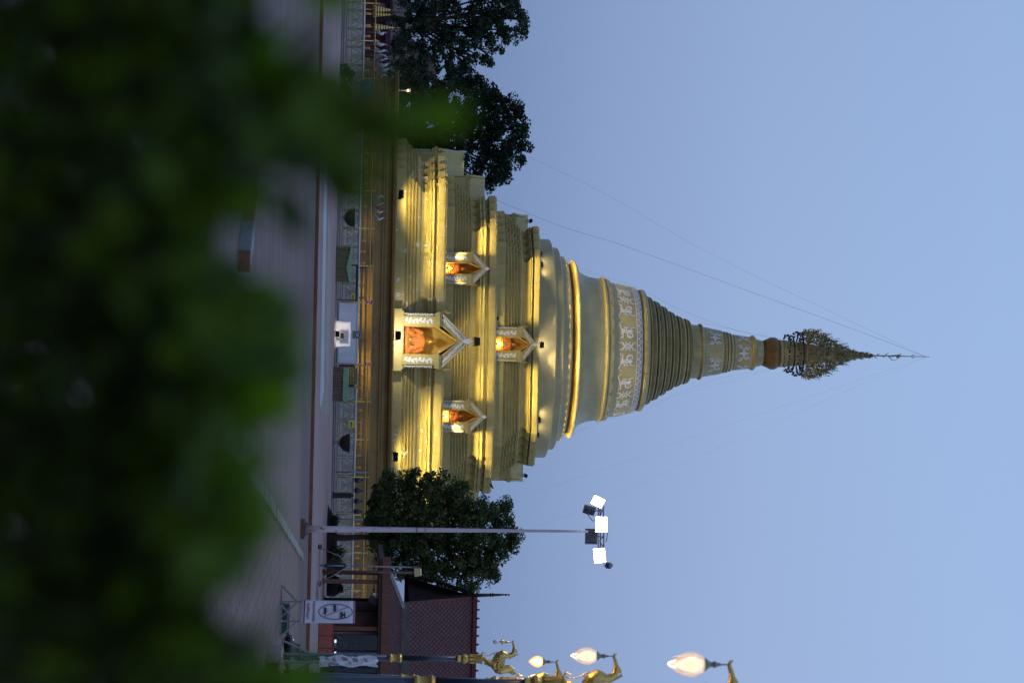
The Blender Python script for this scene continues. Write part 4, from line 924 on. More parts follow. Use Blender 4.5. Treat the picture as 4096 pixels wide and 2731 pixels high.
# guy wires ----------------------------------------------------------------------
tip = P(3712, 1429, DA)
def wire(label, pts, Ys, rad=.014):
    p = [P(x, y, Yq) for (x, y), Yq in zip(pts, Ys)]; q = []
    e = [p[0] * 2 - p[1]] + p + [p[-1] * 2 - p[-2]]
    for i in range(1, len(e) - 2):
        for k in range(10):
            t = k / 10; q.append(.5 * (2 * e[i] + (e[i + 1] - e[i - 1]) * t + (2 * e[i - 1] - 5 * e[i] + 4 * e[i + 1] - e[i + 2]) * t * t + (3 * e[i] - e[i - 1] - 3 * e[i + 1] + e[i + 2]) * t ** 3))
    q.append(p[-1]); tag(MB().tube(q, rad * .34, 4, smooth=False).build('guy_wire', M['wire']), label, 'wire', 'guy wires of the spire')
TP_ = (3705, 1428)
wire('upper doubled guy wire on left from the spire tip down to dark tree', [TP_, (3450, 1330), (3000, 1166), (2500, 985), (2230, 900), (1915, 770)], [135.0, 135.0, 135.0, 135.0, 135.0, 136.0], .022)
wire('outermost left guy wire from the spire tip to treetops', [TP_, (3320, 1245), (2850, 1020), (2400, 765), (2080, 612)], [135.0, 135.0, 136.0, 138.0, 140.0], .012)
wire('left guy wire hugging cone from the lotus bud to bell rim', [(3130, 1358), (2940, 1320), (2700, 1228), (2550, 1150), (2400, 1100), (2280, 1055)], [135.0, 135.0, 135.0, 134.5, 134.0, 133.5], .012)
wire('short left guy wire between lotus bud and ring mouldings', [(3100, 1352), (2900, 1310), (2800, 1290)], [135.0, 135.0, 135.0], .010)
wire('right guy wire nearest the cone, from lotus bud to bell rim', [(3090, 1476), (2850, 1520), (2600, 1620), (2400, 1690), (2290, 1735)], [135.0, 135.0, 134.5, 134.0, 133.5], .008)
wire('second right guy wire beside cone, from bud to bell shoulder', [(3090, 1478), (2900, 1528), (2700, 1585), (2560, 1650)], [135.0, 135.0, 135.0, 134.0], .006)
wire('long right guy wire from spire tip towards white lamp pole', [TP_, (3300, 1600), (2750, 1845), (2420, 2000), (2130, 2110)], [135.0, 133.0, 129.0, 125.0, 120.345], .006)
wire('lower right guy wire from spire tip to crown of the street tree', [TP_, (3300, 1565), (2750, 1755), (2400, 1880), (2020, 2010)], [135.0, 134.0, 131.0, 128.0, 125.0], .006)
# ------------------------------------------------------------------ trees
def leaves(name, m, clumps, size, per, parent, seed=1, flat=.35, spread=1.0):
    rr = random.Random(seed); vs = []; fs = []
    for c, rad in clumps:
        for _ in range(per):
            while True:
                d = V((rr.uniform(-1, 1), rr.uniform(-1, 1), rr.uniform(-1, 1)))
                if d.length < 1: break
            p = c + V((d.x * rad, d.y * rad, d.z * rad * .8)) * spread; s = size * rr.uniform(.6, 1.25)
            t = V((rr.gauss(0, 1), rr.gauss(0, 1), rr.gauss(0, .7) - .25)).normalized(); n = V((rr.gauss(0, 1), rr.gauss(0, 1), rr.gauss(0, 1) + .6)); w = t.cross(n).normalized() * s * flat; k = len(vs)
            vs += [p - t * s * .5, p + w, p + t * s * .5, p - w]; fs.append((k, k + 1, k + 2, k + 3))
    me = bpy.data.meshes.new(name); me.from_pydata([tuple(v) for v in vs], [], fs); me.update(); me.materials.append(m)
    o = bpy.data.objects.new(name, me); COL.objects.link(o); o.parent = parent; return o
def tree(name, label, base, blobs, Y, m, size, per, trunk, seed, dz=1.0, cr=.42, ncl=10, zjit=None):
    R_ = thing(name, label, 'tree', base); o_ = V(base); rr = random.Random(seed); cl = []; tops = []
    for px, py, rp in blobs:
        c = P(px, py, Y) - o_; r = rp * Y / FL; tops.append((c, r))
        n = max(4, int(ncl * (r / 1.0) ** 1.8))
        for _ in range(n):
            while True:
                d = V((rr.uniform(-1, 1), rr.uniform(-1, 1), rr.uniform(-1, 1)))
                if .25 < d.length < 1: break
            cl.append((c + V((d.x, d.y * dz, d.z)) * r, cr * rr.uniform(.55, 1.2)))
    leaves('crown', m, cl, size, per, R_, seed)
    b = MB(smooth=True); tr = [V(t) for t in trunk[0]]; b.tube(tr, trunk[1], 10)
    top = tr[-1]
    for k, (c, r) in enumerate(tops):
        a = tr[-1] if k % 3 else tr[len(tr) // 2] * .4 + tr[-1] * .6; mid = a + (c - a) * .5 + V((rr.uniform(-.3, .3), rr.uniform(-.3, .3), .35))
        b.tube([a, mid, c], [trunk[1][-1] * .75, trunk[1][-1] * .45, .03], 6)
        for j in range(4):
            e = c + V((rr.uniform(-1, 1), rr.uniform(-1, 1), rr.uniform(-.6, 1))) * r * .8; b.tube([mid + (c - mid) * .5, (mid + c) / 2 + (e - mid) * .4, e], [.05, .035, .012], 5)
    b.build('trunk', M['bark'], R_); return R_
YT = 101.0; gx, gy = P(1300, 2146, YT).x, YT
tree('street_tree', 'round leafy green tree with dark trunk behind the white lamp pole', (gx, gy, .3), [
    (1560, 1990, 95), (1540, 1930, 45), (1520, 2060, 85), (1560, 2140, 90), (1590, 2230, 90), (1680, 1970, 85), (1660, 1900, 22), (1750, 1945, 60), (1700, 2080, 110), (1700, 2200, 110), (1720, 2290, 80), (1650, 2300, 55), (1830, 1985, 80), (1830, 2090, 110),
    (1840, 2210, 110), (1830, 2310, 75), (1880, 2345, 40), (1920, 2050, 85), (1940, 2140, 100), (1930, 2240, 85), (1960, 2290, 48), (2000, 2060, 45), (2035, 2030, 30), (2030, 2120, 55), (2050, 2160, 40), (2000, 2200, 50), (1760, 2360, 30), (1690, 2355, 28), (1490, 2110, 40), (1500, 2020, 40)],
    YT, M['leafR'], .135, 80, ([(0, 0, -.2), (.03, 0, .8), (-.02, 0, 1.6), (.05, .1, 2.6), (.05, .1, 3.6)], [.20, .15, .13, .11, .09]), 11, .95, .34, 34)
b = MB(smooth=True); mc = V((gx + .1, gy - .5, tz(gy) - .02)); rr = random.Random(9); vs = []; n = 28
for i in range(7):
    for j in range(n):
        a = 2 * pi * j / n; q = i / 6; e = 1 + .10 * sin(3 * a + 1) + rr.uniform(-.04, .04); vs.append(mc + V((1.75 * q * e * cos(a), 1.9 * q * e * sin(a), .46 * (1 - q ** 2.2) + rr.uniform(-.02, .02))))
b.add(vs, [(i * n + j, (i + 1) * n + j, (i + 1) * n + (j + 1) % n, i * n + (j + 1) % n) for i in range(6) for j in range(n)], True); struct(b.build('soil_mound', M['soil']))
def tuft(label, loc, h, n, m='leafB', seed=1, name='grass_tuft', cat='plant', sp=.5):
    R_ = thing(name, label, cat, loc); rr = random.Random(seed); b = MB()
    for _ in range(n):
        a = rr.uniform(0, 2 * pi); l = h * rr.uniform(.5, 1.1); o_ = V((rr.uniform(-sp, sp) * .4, rr.uniform(-sp, sp) * .4, 0)); q = sp * rr.uniform(.3, 1); d = V((cos(a), sin(a), 0)); s_ = V((-sin(a), cos(a), 0)) * .016
        p = [o_, o_ + d * q * .35 + V((0, 0, l * .7)), o_ + d * q + V((0, 0, l * rr.uniform(.6, 1)))]; b.add([p[0] - s_, p[0] + s_, p[1] + s_, p[1] - s_, p[2]], [(0, 1, 2, 3), (3, 2, 4)], False)
    b.build('blades', M[m], R_); return R_
tuft('spiky grass clump on soil mound right of the tree trunk', (P(1330, 2215, 99.4).x, 99.4, .55), .75, 140, 'leafR', 3, sp=.7)
tuft('low grass clump on soil mound left of the tree trunk', (P(1330, 2085, 99.4).x, 99.4, .5), .45, 110, 'leafB', 4, sp=.6)
tree('tall_tree', 'tall airy tree with gaps at the far left edge', (P(1400, 60, 143.0).x, 143.0, .5), [
    (1900, 40, 120), (1980, 70, 90), (2060, 50, 55), (2085, 75, 30), (2050, 140, 50), (2090, 120, 22), (1990, 165, 60), (1960, 215, 45), (1930, 120, 90), (1850, 170, 90), (1880, 255, 45), (1940, 250, 26), (1840, 240, 60), (1790, 90, 120), (1760, 210, 85), (1700, 120, 110), (1640, 60, 90), (1660, 200, 80), (1990, -20, 100), (1850, -60, 130), (1720, -40, 130), (1815, 300, 40), (2060, -10, 60)],
    143.0, M['leafL'], .22, 62, ([(0, 0, 0), (.1, 0, 2.5), (.3, .2, 5.0)], [.28, .22, .17]), 21, 1.1, .45, 9)
tree('tall_tree', 'dense dark tree rising behind the left corner of pagoda', (P(1400, 520, 151.0).x, 151.0, .5), [
    (1700, 360, 100), (1700, 500, 120), (1740, 620, 110), (1820, 330, 80), (1840, 420, 120), (1850, 560, 140), (1850, 690, 70), (1930, 360, 60), (1960, 450, 100), (1980, 560, 110), (1960, 660, 80), (2050, 430, 45), (2080, 460, 28), (2075, 520, 40), (2090, 575, 30), (2060, 620, 45), (2010, 690, 40), (1940, 720, 30), (1960, 740, 18), (1650, 300, 70), (1640, 420, 90), (1620, 560, 100), (1600, 680, 90)],
    151.0, M['leafD'], .22, 80, ([(0, 0, 0), (.1, 0, 2.5), (.3, .2, 5.0)], [.32, .26, .2]), 22, .9, .5, 15)
tree('tall_tree', 'low dark tree behind the far left pennants', (P(1400, 240, 137.0).x, 137.0, .5), [(1590, 250, 70), (1620, 330, 75), (1560, 340, 50), (1660, 250, 60), (1690, 320, 70), (1600, 180, 50), (1680, 400, 60), (1590, 420, 55)],
    137.0, M['leafD'], .24, 46, ([(0, 0, 0), (.1, 0, 1.2), (.1, .1, 2.0)], [.2, .16, .12]), 23, .8, .5, 5)
def shrub(label, px, py, Y, rp, m, size, per, seed, zb=None, n=12):
    a = P(px, py, Y); R_ = thing('round_shrub', label, 'shrub', (a.x, Y, zb if zb is not None else tz(Y))); o_ = V(R_.location); rr = random.Random(seed); r = rp * Y / FL; c = a - o_
    leaves('foliage', M[m], [(c + V((rr.gauss(0, .42), rr.gauss(0, .42), rr.gauss(0, .36))) * r, r * .42) for _ in range(n)], size, per, R_, seed); b = MB(); b.tube([(0, 0, 0), tuple(c)], [.05, .03], 6); b.build('stem', M['bark'], R_)
shrub('dark clipped shrub before the far left fence', 1385, 300, 106.726, 34, 'leafB', .08, 150, 5, n=16)
shrub('dark clipped shrub beside the far left fence, half hidden by leaves', 1382, 372, 106.726, 30, 'leafB', .08, 150, 6, n=14)
# ------------------------------------------------------------------ white lamp pole
YP = 39.2; pb_ = G(1203, 2114); YP = pb_.y; R_ = thing('lamp_pole', 'tall white lamp pole with flaking paint carrying three lit floodlights', 'lamp pole', (pb_.x, pb_.y, 0)); o_ = V(R_.location)
pt = P(2352, 2124.5, YP); b = MB(o_, True); n = 14
b.tube([o_ + (pt - o_) * (k / n) + V((0, 0, .12 * (1 - k / n))) for k in range(n + 1)], [.098 - .066 * (k / n) ** .8 for k in range(n + 1)], 18); b.build('shaft', M['polewhite'], R_)
b = MB(o_, True); q = o_ + (pt - o_) * .40; b.tube([q, q + V((0, 0, .03))], .078, 16); q = o_ + (pt - o_) * .43; b.tube([q, q + V((0, 0, .02))], .076, 16)
b.build('joint_ring', M['steel'], R_)
b = MB(); b.box((0, 0, .06), (.52, .52, .12)); b.box((0, 0, .13), (.36, .36, .02))
for x in (-.14, .14):
    for y in (-.14, .14): b.tube([(x, y, .12), (x, y, .2)], .015, 6)
b.build('base_block', M['rust'], R_)
b = MB(o_); l = lambda px, py, dy=0: P(px, py, YP) + V((0, dy, 0)) - V((0, 0, 0))
for a, c in (((2415, 1998), (2418, 2255)), ((2402, 2015), (2404, 2235)),):
    b.bar(l(*a, .12), l(*c, .12), .035)
for a, c in (((2350, 2124), (2418, 2124)), ((2418, 2030), (2398, 2070)), ((2398, 2070), (2418, 2110)), ((2418, 2140), (2400, 2165)), ((2400, 2165), (2420, 2195)), ((2420, 2195), (2402, 2230))): b.bar(l(*a, .12), l(*c, .12), .028)
b.bar(l(2395, 2010, .12), l(2395, 2240, .12), .03); b.build('crossarm', M['steel'], R_)
def head(px, py, wpx, hpx, ang, lit, dy, yawd=0, tilt=0.12, lab=None):
    c = P(px, py, YP) + V((0, dy, 0)); w, h = wpx * YP / FL, hpx * YP / FL; q = Matrix.Rotation(radians(yawd), 4, 'Z') @ Matrix.Rotation(tilt, 4, 'X') @ Matrix.Rotation(ang, 4, 'Y')
    b = MB(o_); s = -1 if lit else 1
    b.box(c, (w, .07, h), q)
    for k in range(6): b.box(c + q @ V((-w * .4 + w * .16 * k, -s * .06, 0)), (.012, .06, h * .8), q)
    ob = b.build('lamp_head', M['black'] if lit else M['steel'], R_)
    if lit:
        g = MB(o_); g.box(c + q @ V((0, -.043, 0)), (w * .94, .02, h * .92), q); g.build('lens', M['lampwhite'], ob)
    k = MB(o_); k.bar(c + q @ V((0, .02, h * .4)), P(2416, py, YP) + V((0, .12, 0)), .025); k.build('bracket', M['steel'], ob)
head(2391, 2003, 40, 50, .42, True, -.06, 12); head(2404, 2095, 64, 50, 0, True, -.08); head(2397, 2220, 60, 49, -.1, True, -.08, -8)
head(2360, 2041, 34, 48, .22, False, .18, 20); head(2368, 2147, 62, 50, 0, False, .2); head(2438, 2264, 26, 20, -.9, False, .1, -60, .6)
b = MB(o_); b.tube([l(2352, 2030), l(2346, 2050), l(2370, 2082), l(2395, 2080)], .012, 5); b.tube([l(2400, 2105), l(2430, 2130), l(2425, 2165)], .012, 5); b.build('cable', M['black'], R_)
for px, py, e in ((2391, 2003, 90), (2404, 2095, 160), (2397, 2220, 160)):
    a = P(px, py, YP) + V((0, -.3, 0)); lamp('pole_lamp', a, a + V((0, -6, -3)), e * 1.2, (.92, .96, 1.0), 150, .8, .2)
# ------------------------------------------------------------------ swan lamp posts
def ztop(v): return 4.183 + v * .00203
def xo(v): return -.921 + v * .00203
def sp_(rx, ry, y=0.0): return V((xo(ry), y, ztop(rx)))
def swan_post(label, loc, kind, lean=(0, 0)):
    r = thing('swan_lamp_post', label, 'lamp post', loc, 0, 'navy swan lamp posts'); r.rotation_euler = (lean[1], lean[0], 0)
    b = MB(smooth=True); b.lathe([(.14, 0), (.14, .25), (.11, .3), (.092, .5), (.084, 2.55)], 20); b.lathe([(.07, 2.8), (.066, 4.38)], 20); b.build('post', M['navy'], r)
    b = MB(smooth=True); b.lathe([(.085, 2.50), (.115, 2.53), (.12, 2.57), (.10, 2.6), (.095, 2.74), (.11, 2.77), (.125, 2.81), (.10, 2.85), (.07, 2.87)], 24); smooth_by_angle(b.build('collar', M['goldm'], r), 30)
    z0 = ztop(95); b = MB(smooth=True); b.lathe([(.09, z0), (.095, z0 + .06), (.085, z0 + .09), (.10, z0 + .13), (.132, z0 + .16), (.135, z0 + .22), (.10, z0 + .25), (.09, z0 + .29), (.10, z0 + .31), (.125, z0 + .6), (.13, z0 + .645), (.15, z0 + .65), (.15, z0 + .68), (.12, z0 + .69)], 28)
    for k in range(8): a = k * pi / 4; b.prism([(-.035, z0 + .36), (0, z0 + .31), (.035, z0 + .36), (0, z0 + .5)], lambda x, y, d, a=a: V(((.112 + d) * cos(a) - x * sin(a), (.112 + d) * sin(a) + x * cos(a), y)), .012)
    smooth_by_angle(b.build('pedestal', M['goldm'], r), 30)
    s = MB(smooth=True)
    for y in (-.07, .07): s.tube([sp_(432, 450, y), sp_(470, 460, y), sp_(530, 500, y), sp_(585, 525, y), sp_(640, 500, y * .6)], [.045, .055, .075, .10, .09], 10)
    s.tube([sp_(590, 590), sp_(600, 540), sp_(640, 480), sp_(680, 420), sp_(720, 385), sp_(745, 400), sp_(775, 408), sp_(810, 398), sp_(840, 380), sp_(862, 345), sp_(862, 315), sp_(858, 290)],
           [.06, .12, .16, .16, .12, .095, .075, .06, .055, .062, .06, .03], 14, up=(0, 1, 0))
    s.tube([sp_(610, 560), sp_(640, 590), sp_(690, 600), sp_(740, 590), sp_(800, 578), sp_(850, 600), sp_(862, 635)], [.10, .12, .13, .12, .10, .06, .015], 12, up=(0, 1, 0), flat=.6)
    s.tube([sp_(858, 300), sp_(852, 265), sp_(838, 225), sp_(846, 203), sp_(866, 196)], [.04, .032, .026, .02, .008], 8, up=(0, 1, 0))
    s.tube([sp_(870, 320), sp_(895, 345), sp_(905, 372)], [.03, .03, .004], 6)
    sw = s.build('swan', M['goldm'], r); md = sw.modifiers.new('weld', 'REMESH'); md.mode = 'VOXEL'; md.voxel_size = .014; md.use_smooth_shade = True
    f = MB()          # feathers: scales on the breast, crest, tail fan and wing edge
    rr = random.Random(4)
    def flake(p, d, l, w, side):
        d = d.normalized(); q = d.cross(side).normalized() * w; f.add([p - q, p + d * l * .5 - q * 1.1 + side * .012, p + d * l, p + d * l * .5 + q * 1.1 + side * .012, p + q, p - side * .02], [(0, 1, 2, 3, 4), (0, 5, 1), (4, 3, 5)], False)
    for k in range(10): flake(sp_(640 + 24 * k, 600 + 4 * (k % 3) + (20 if k > 6 else 0)), V((.7, 0, .75)), .11, .03, V((0, 1, 0)))
    for k in range(9): flake(sp_(790 + 13 * k, 425 - 7 * k + 6), V((.8, 0, .5 + .08 * k)), .06, .016, V((0, 1, 0)))
    for k in range(7): flake(sp_(470 + 18 * k, 500 + 8 * k), V((.8, 0, -.35)), .07, .02, V((0, 1, 0)))
    for y in (-1, 1):
        for i in range(5):
            for j in range(5):
                c = sp_(600 + 32 * j, 400 + 34 * i); a = (i - 2) / 2.6; f.prism([(c.x - .018, c.z), (c.x, c.z - .03), (c.x + .018, c.z), (c.x, c.z + .018)], lambda u, v, d, a=a: V((u, y * (.155 * sqrt(max(0, 1 - a * a)) + .004 + d), v)), .006)
        f.tube([sp_(700, 420, y * .15), sp_(640, 500, y * .17), sp_(640, 570, y * .14), sp_(720, 600, y * .10)], [.012, .03, .028, .01], 6)
        f.tube([sp_(745, 432, y * .10), sp_(700, 560, y * .15), sp_(620, 610, y * .08)], [.008, .02, .008], 6)
    f.build('feathers', M['goldm'], r)
    c = MB(smooth=True); c.tube([sp_(640, 355), sp_(590, 372), sp_(540, 400), sp_(490, 412), sp_(450, 405), sp_(430, 385)], .010, 6); c.tube([sp_(428, 395), sp_(432, 368), sp_(450, 362), sp_(462, 378), sp_(480, 372), sp_(492, 380)], [.03, .03, .028, .022, .016, .004], 8, flat=.5); c.build('flame_tassel', M['goldm'], r)
    x, zt = xo(222), ztop(790); b = MB(smooth=True); b.tube([(x, 0, ztop(845)), (x, 0, zt - .01)], .009, 6)
    b.lathe([(.012, zt), (.022, zt - .02), (.022, zt - .05), (.038, zt - .06), (.04, zt - .085), (.028, zt - .10), (.032, zt - .13), (.055, zt - .16), (.078, zt - .185), (.08, zt - .205), (.06, zt - .206)][::-1], 20, (x, 0, 0)); b.build('socket', M['socket'] if kind != 'bare' else M['goldm'], r)
    zs = zt - .205
    if kind == 'bare':
        b = MB(smooth=True); b.tube([(x, 0, zs), (x, 0, zs - .08)], .014, 8); b.build('bulb_cap', M['black'], r); b = MB(smooth=True); b.lathe([(.018, zs - .08), (.05, zs - .12), (.055, zs - .14), (.055, zs - .215), (.03, zs - .235), (.001, zs - .237)][::-1], 18, (x, 0, 0)); b.build('bulb', M['bulbwhite'], r)
    else:
        b = MB(smooth=True); L = .44 if kind == 'glass' else .30; w = .145 if kind == 'glass' else .12; pr = []
        for k in range(15):
            t = k / 14; q = (.5 + .95 * t - 0.0) if t < .35 else 1; rad_ = w * (sin(min(1, (t + .22) / .55) * pi / 2) if t < .33 else max(.004, cos((t - .33) / .67 * pi / 2) ** .85)); pr.append((rad_, zs - L * t))
        nn = 24; k0 = len(b.v); ring = []
        for rad_, z in pr: ring.append((rad_, z))
        b.lathe(ring[::-1], nn, (x, 0, 0)); b.build('glass_shade', M['glassbulb'] if kind == 'glass' else M['glowbulb'], r)
        b = MB(smooth=True); k_ = .60; b.lathe([(max(.003, rad_ * k_), zs - .02 - (zs - z) * .74) for rad_, z in pr][::-1], 16, (x, 0, 0)); b.build('light_source', M['core'] if kind == 'glass' else M['ambercore'], r)
    return r
m = bpy.data.materials.new('warm_flame_glass'); m.use_nodes = True; t = NT(m); t.n.clear()
tc = t('TexCoord').outputs['Object']; nz = t('TexNoise', {0: t('Mapping', {0: tc, 3: (9, 9, 3.5)}), 'Scale': 2.2, 'Detail': 3.0}); lw = t('LayerWeight', {0: .35})
e = t('Emission', {0: t.ramp(nz, [(.36, (.62, .34, .22)), (.50, (.95, .62, .44)), (.64, (1, .88, .76))]), 1: 1.1})
g = t('BsdfGlossy', {0: (1, 1, 1, 1), 1: .08}); tr = t('BsdfTransparent'); m1 = t('MixShader', {0: .62, 1: tr, 2: e}); m2 = t('MixShader', {0: t.math('MULTIPLY', lw.outputs[1], .5), 1: m1, 2: g}); t('OutputMaterial', {0: m2}); M['glassbulb'] = m
M['glowbulb'] = m
m = bpy.data.materials.new('amber_glass'); m.use_nodes = True; t = NT(m); t.n.clear(); t('OutputMaterial', {0: t('MixShader', {0: .6, 1: t('BsdfTransparent'), 2: t('Emission', {0: (1, .42, .10, 1), 1: 2.6})})}); M['glowbulb'] = m; M['ambercore'] = emit('amber_core', (1, .78, .45), 9)
for py, hx, Y, kind, lean, lb, bl in ((2635, 0, 58.2, 'bare', (0, 0), 'farthest navy lamp post with gilt swan holding an unlit white bulb', 0), (2709, 0, 45.9, 'amber', (radians(1.2), 0), 'second farthest navy lamp post, gilt swan holding a glowing amber bulb', 60), (2730, 0, 35.85, 'glass', (0, 0), 'third navy lamp post, gilt swan holding a big lit flame shaped glass bulb', 90), (2808, 0, 24.9, 'glass', (0, 0), 'nearest navy lamp post, mostly cut off, with largest lit glass bulb', 90)):
    x = P(2050, py, Y).x; o = swan_post(lb, (x, Y, 0), kind, lean)
    if bl:
        q = V((x - .47, Y, 5.35)) + V((lean[0] * 5.4, 0, 0)); bulb('swan_bulb', q + V((0, 0, -.02)), bl, (1, .62, .28), .10)
# ------------------------------------------------------------------ timber pavilion on the right
Y0 = 90.3
pv = thing('timber_pavilion', 'red brown timber pavilion with diamond tiled roofs at the right', 'pavilion', (P(1300, 2330, Y0).x, Y0, tz(91.0))); o_ = V(pv.location); XR = P(1500, 2830, Y0).x
def q4(mb, pts, th=(0, 0, -.12)):
    pts = [V(p) for p in pts]; t = V(th); n = len(pts); mb.add(pts + [p + t for p in pts], [tuple(range(n)), tuple(range(2 * n - 1, n - 1, -1))] + [(i, i + n, (i + 1) % n + n, (i + 1) % n) for i in range(n)], False)
for py, Yq, m in ((2290, 92.2, 'darkwood'), (2326, 90.7, 'redwood'), (2513, 90.7, 'redwood'), (2720, 90.7, 'redwood'), (2400, 95.5, 'darkwood')):
    a = P(1518, py, Yq); b = MB(o_); b.box((a.x, Yq, (a.z + o_.z) / 2), (.17, .17, a.z - o_.z)); b.box((a.x, Yq, o_.z + .05), (.26, .26, .1)); b.build('post', M[m], pv)
def roof(name, bl, tl, Yb, Yt, xr, over=0.0, rows=7, tw=.20):
    A = P(*bl, Yb); B = P(*tl, Yt); C = V((xr, Yt, B.z)); D = V((xr, Yb, A.z)); nrm = (B - A).cross(D - A).normalized(); nrm = -nrm if nrm.y > 0 else nrm
    b = MB(o_); q4(b, [A, B, C, D], (0, .08, -.10)); base = b.build(name, M['tilebase'], pv)
    b = MB(o_); rr = random.Random(int(bl[0])); sl = (C - D); L = sl.length; s_ = sl / L; h = L / rows
    n = int((xr - A.x) / tw) + 2
    for i in range(-1, rows * 2 + 1):
        t = (i * .5 + .5) / rows
        for k in range(n):
            x = A.x + (k + .5 * (i % 2)) * tw
            e = .76; c = V((x, 0, 0)) + V((0, D.y, D.z)) + s_ * (t * L); c = V((x, c.y, c.z)) + nrm * (.012 + rr.uniform(0, .006))
            left = A.x + (B.x - A.x) * t
            if x - tw * .45 < left or x > xr or not (0.02 < t < .985): continue
            up = s_ * h * .5 * e; rt = V((tw * .5 * e, 0, 0)); dn = nrm * .014
            b.add([c - up + dn, c + rt, c + up, c - rt, c - up - nrm * .02], [(0, 1, 2, 3), (0, 4, 1), (0, 3, 4)], False)
    b.build('roof_tiles', M['tile'], base); return base, A, B, C, D
lo, A1, B1, C1, D1 = roof('lower_roof', (1555, 2288), (1611, 2434), 90.3, 92.0, XR + 1.6, rows=6, tw=.19)
up, A2, B2, C2, D2 = roof('upper_roof', (1634, 2404), (1896, 2384), 92.0, 94.4, XR + 1.6, rows=14, tw=.205)
b = MB(o_); n = 12
for k in range(n): p, q = A1 + (B1 - A1) * (k / n), A1 + (B1 - A1) * ((k + 1) / n); b.bar(p + V((-.02, -.03, .06)), q + V((-.02, -.03, .06)), .10, .12)
b.build('barge_board', M['palewood'], lo)
b = MB(o_); a = P(1538, 2226, Y0); b.bbox((a.x, Y0 - .08, P(1525, 2500, Y0).z), (XR + 1.6, Y0 + .0, P(1558, 2500, Y0).z)); b.build('fascia', M['redwood'], pv)
b = MB(o_); b.bbox((a.x + .1, Y0 + .02, P(1513, 2500, Y0).z), (XR + 1.6, 97.0, P(1532, 2500, Y0).z)); b.build('ceiling', M['darkwood'], pv)
b = MB(o_); a = P(1624, 2406, 91.95); b.bbox((a.x, 91.88, P(1603, 2600, 91.95).z), (XR + 1.6, 92.0, P(1636, 2600, 91.95).z)); b.build('wall_plate', M['greywood'], pv)
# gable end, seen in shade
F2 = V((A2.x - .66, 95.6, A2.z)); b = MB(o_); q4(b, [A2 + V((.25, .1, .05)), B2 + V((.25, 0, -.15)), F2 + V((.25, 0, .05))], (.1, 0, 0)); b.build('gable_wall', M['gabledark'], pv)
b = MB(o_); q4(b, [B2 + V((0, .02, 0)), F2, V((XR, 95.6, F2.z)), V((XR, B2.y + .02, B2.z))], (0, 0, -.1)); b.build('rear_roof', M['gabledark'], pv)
b = MB(o_)
for P_, Q_ in ((A2, B2), (F2, B2)):
    for k in range(10):
        f = lambda t: P_ + (Q_ - P_) * t + V((-.06 - (.16 if P_ is F2 else 0) * sin(t * pi), -.02, -.16 * sin(t * pi)))
        b.bar(f(k / 10), f((k + 1.02) / 10), .06, .17)
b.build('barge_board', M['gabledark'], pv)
b = MB(o_); b.tube([B2 + V((-.05, 0, -.05)), P(1940, 2379, 94.4), P(2000, 2377.5, 94.4), P(2038, 2376, 94.4)], [.09, .075, .05, .012], 8)
for px, r_ in ((1962, .10), (1972, .10), (2024, .06), (2036, .05)): b.ball(P(px, 2378, 94.4), (r_, r_, .045), 8)
b.build('finial', M['darkwood'], pv)
b = MB(o_); b.bbox((B2.x, B2.y - .14, B2.z - .04), (XR + 1.6, B2.y + .14, B2.z + .15))
for k in range(14): x = B2.x + .2 + .385 * k; b.box((x, B2.y, B2.z + .17), (.05, .34, .1)); b.ball((x, B2.y, B2.z + .25), .035, 6)
b.build('ridge_cap', M['tilebase'], pv)
xw = lambda py: P(1400, py, 92.5).x
b = MB(o_); b.bbox((xw(2405), 92.45, o_.z), (xw(2532), 92.55, P(1516, 2500, 92.5).z)); b.build('wall_panel', M['redwood'], pv)
b = MB(o_); b.bbox((xw(2524), 92.3, o_.z + .3), (xw(2534), 92.42, P(1516, 2500, 92.5).z)); b.build('door_frame', M['planter'], pv)
b = MB(o_); b.bbox((xw(2405), 92.1, o_.z), (xw(2420), 92.4, P(1516, 2500, 92.5).z)); b.bbox((xw(2440), 92.1, o_.z), (xw(2452), 92.4, P(1516, 2500, 92.5).z)); b.build('door', M['darkwood'], pv)
b = MB(o_); b.bbox((xw(2532), 95.8, o_.z), (XR + 1.6, 95.9, P(1516, 2500, 92.5).z)); b.build('back_wall', M['darkwood'], pv)
gm = bpy.data.materials.new('showcase_glass'); gm.use_nodes = True; t = NT(gm); t.n.clear(); t('OutputMaterial', {0: t('MixShader', {0: t('Fresnel', {0: 1.5}), 1: t('BsdfTransparent', {0: (.8, .85, .85, 1)}), 2: t('BsdfGlossy', {0: (1, 1, 1, 1), 1: .02})})})
b = MB(o_); zg0, zg1 = P(1337, 2600, 91.4).z, P(1515, 2600, 91.4).z; b.bbox((P(1400, 2537, 91.4).x, 91.4, zg0), (XR + 1, 91.42, zg1)); g_ = b.build('glass_front', gm, pv)
b = MB(o_)
for py in (2536, 2602, 2668): x = P(1400, py, 91.38).x; b.bbox((x - .03, 91.34, o_.z), (x + .03, 91.395, zg1))
b.bbox((P(1400, 2537, 91.4).x, 91.3, o_.z), (XR + 1, 91.42, zg0 - .003)); b.build('glass_frame', M['black'], g_)
buddha('dark bronze seated monk statue behind the pavilion glass', (P(1400, 2572, 92.6).x, 92.6, zg0 - .12), .86, radians(-8), True, 'bronze', 'bronze', 'bronze_statue')
slab('dark block under the bronze monk statue', 'statue_seat', 'pedestal', (P(1400, 2572, 92.6).x, 92.6, o_.z), (1.3, .8, zg0 - .12 - o_.z), M['darkwood'], 0)
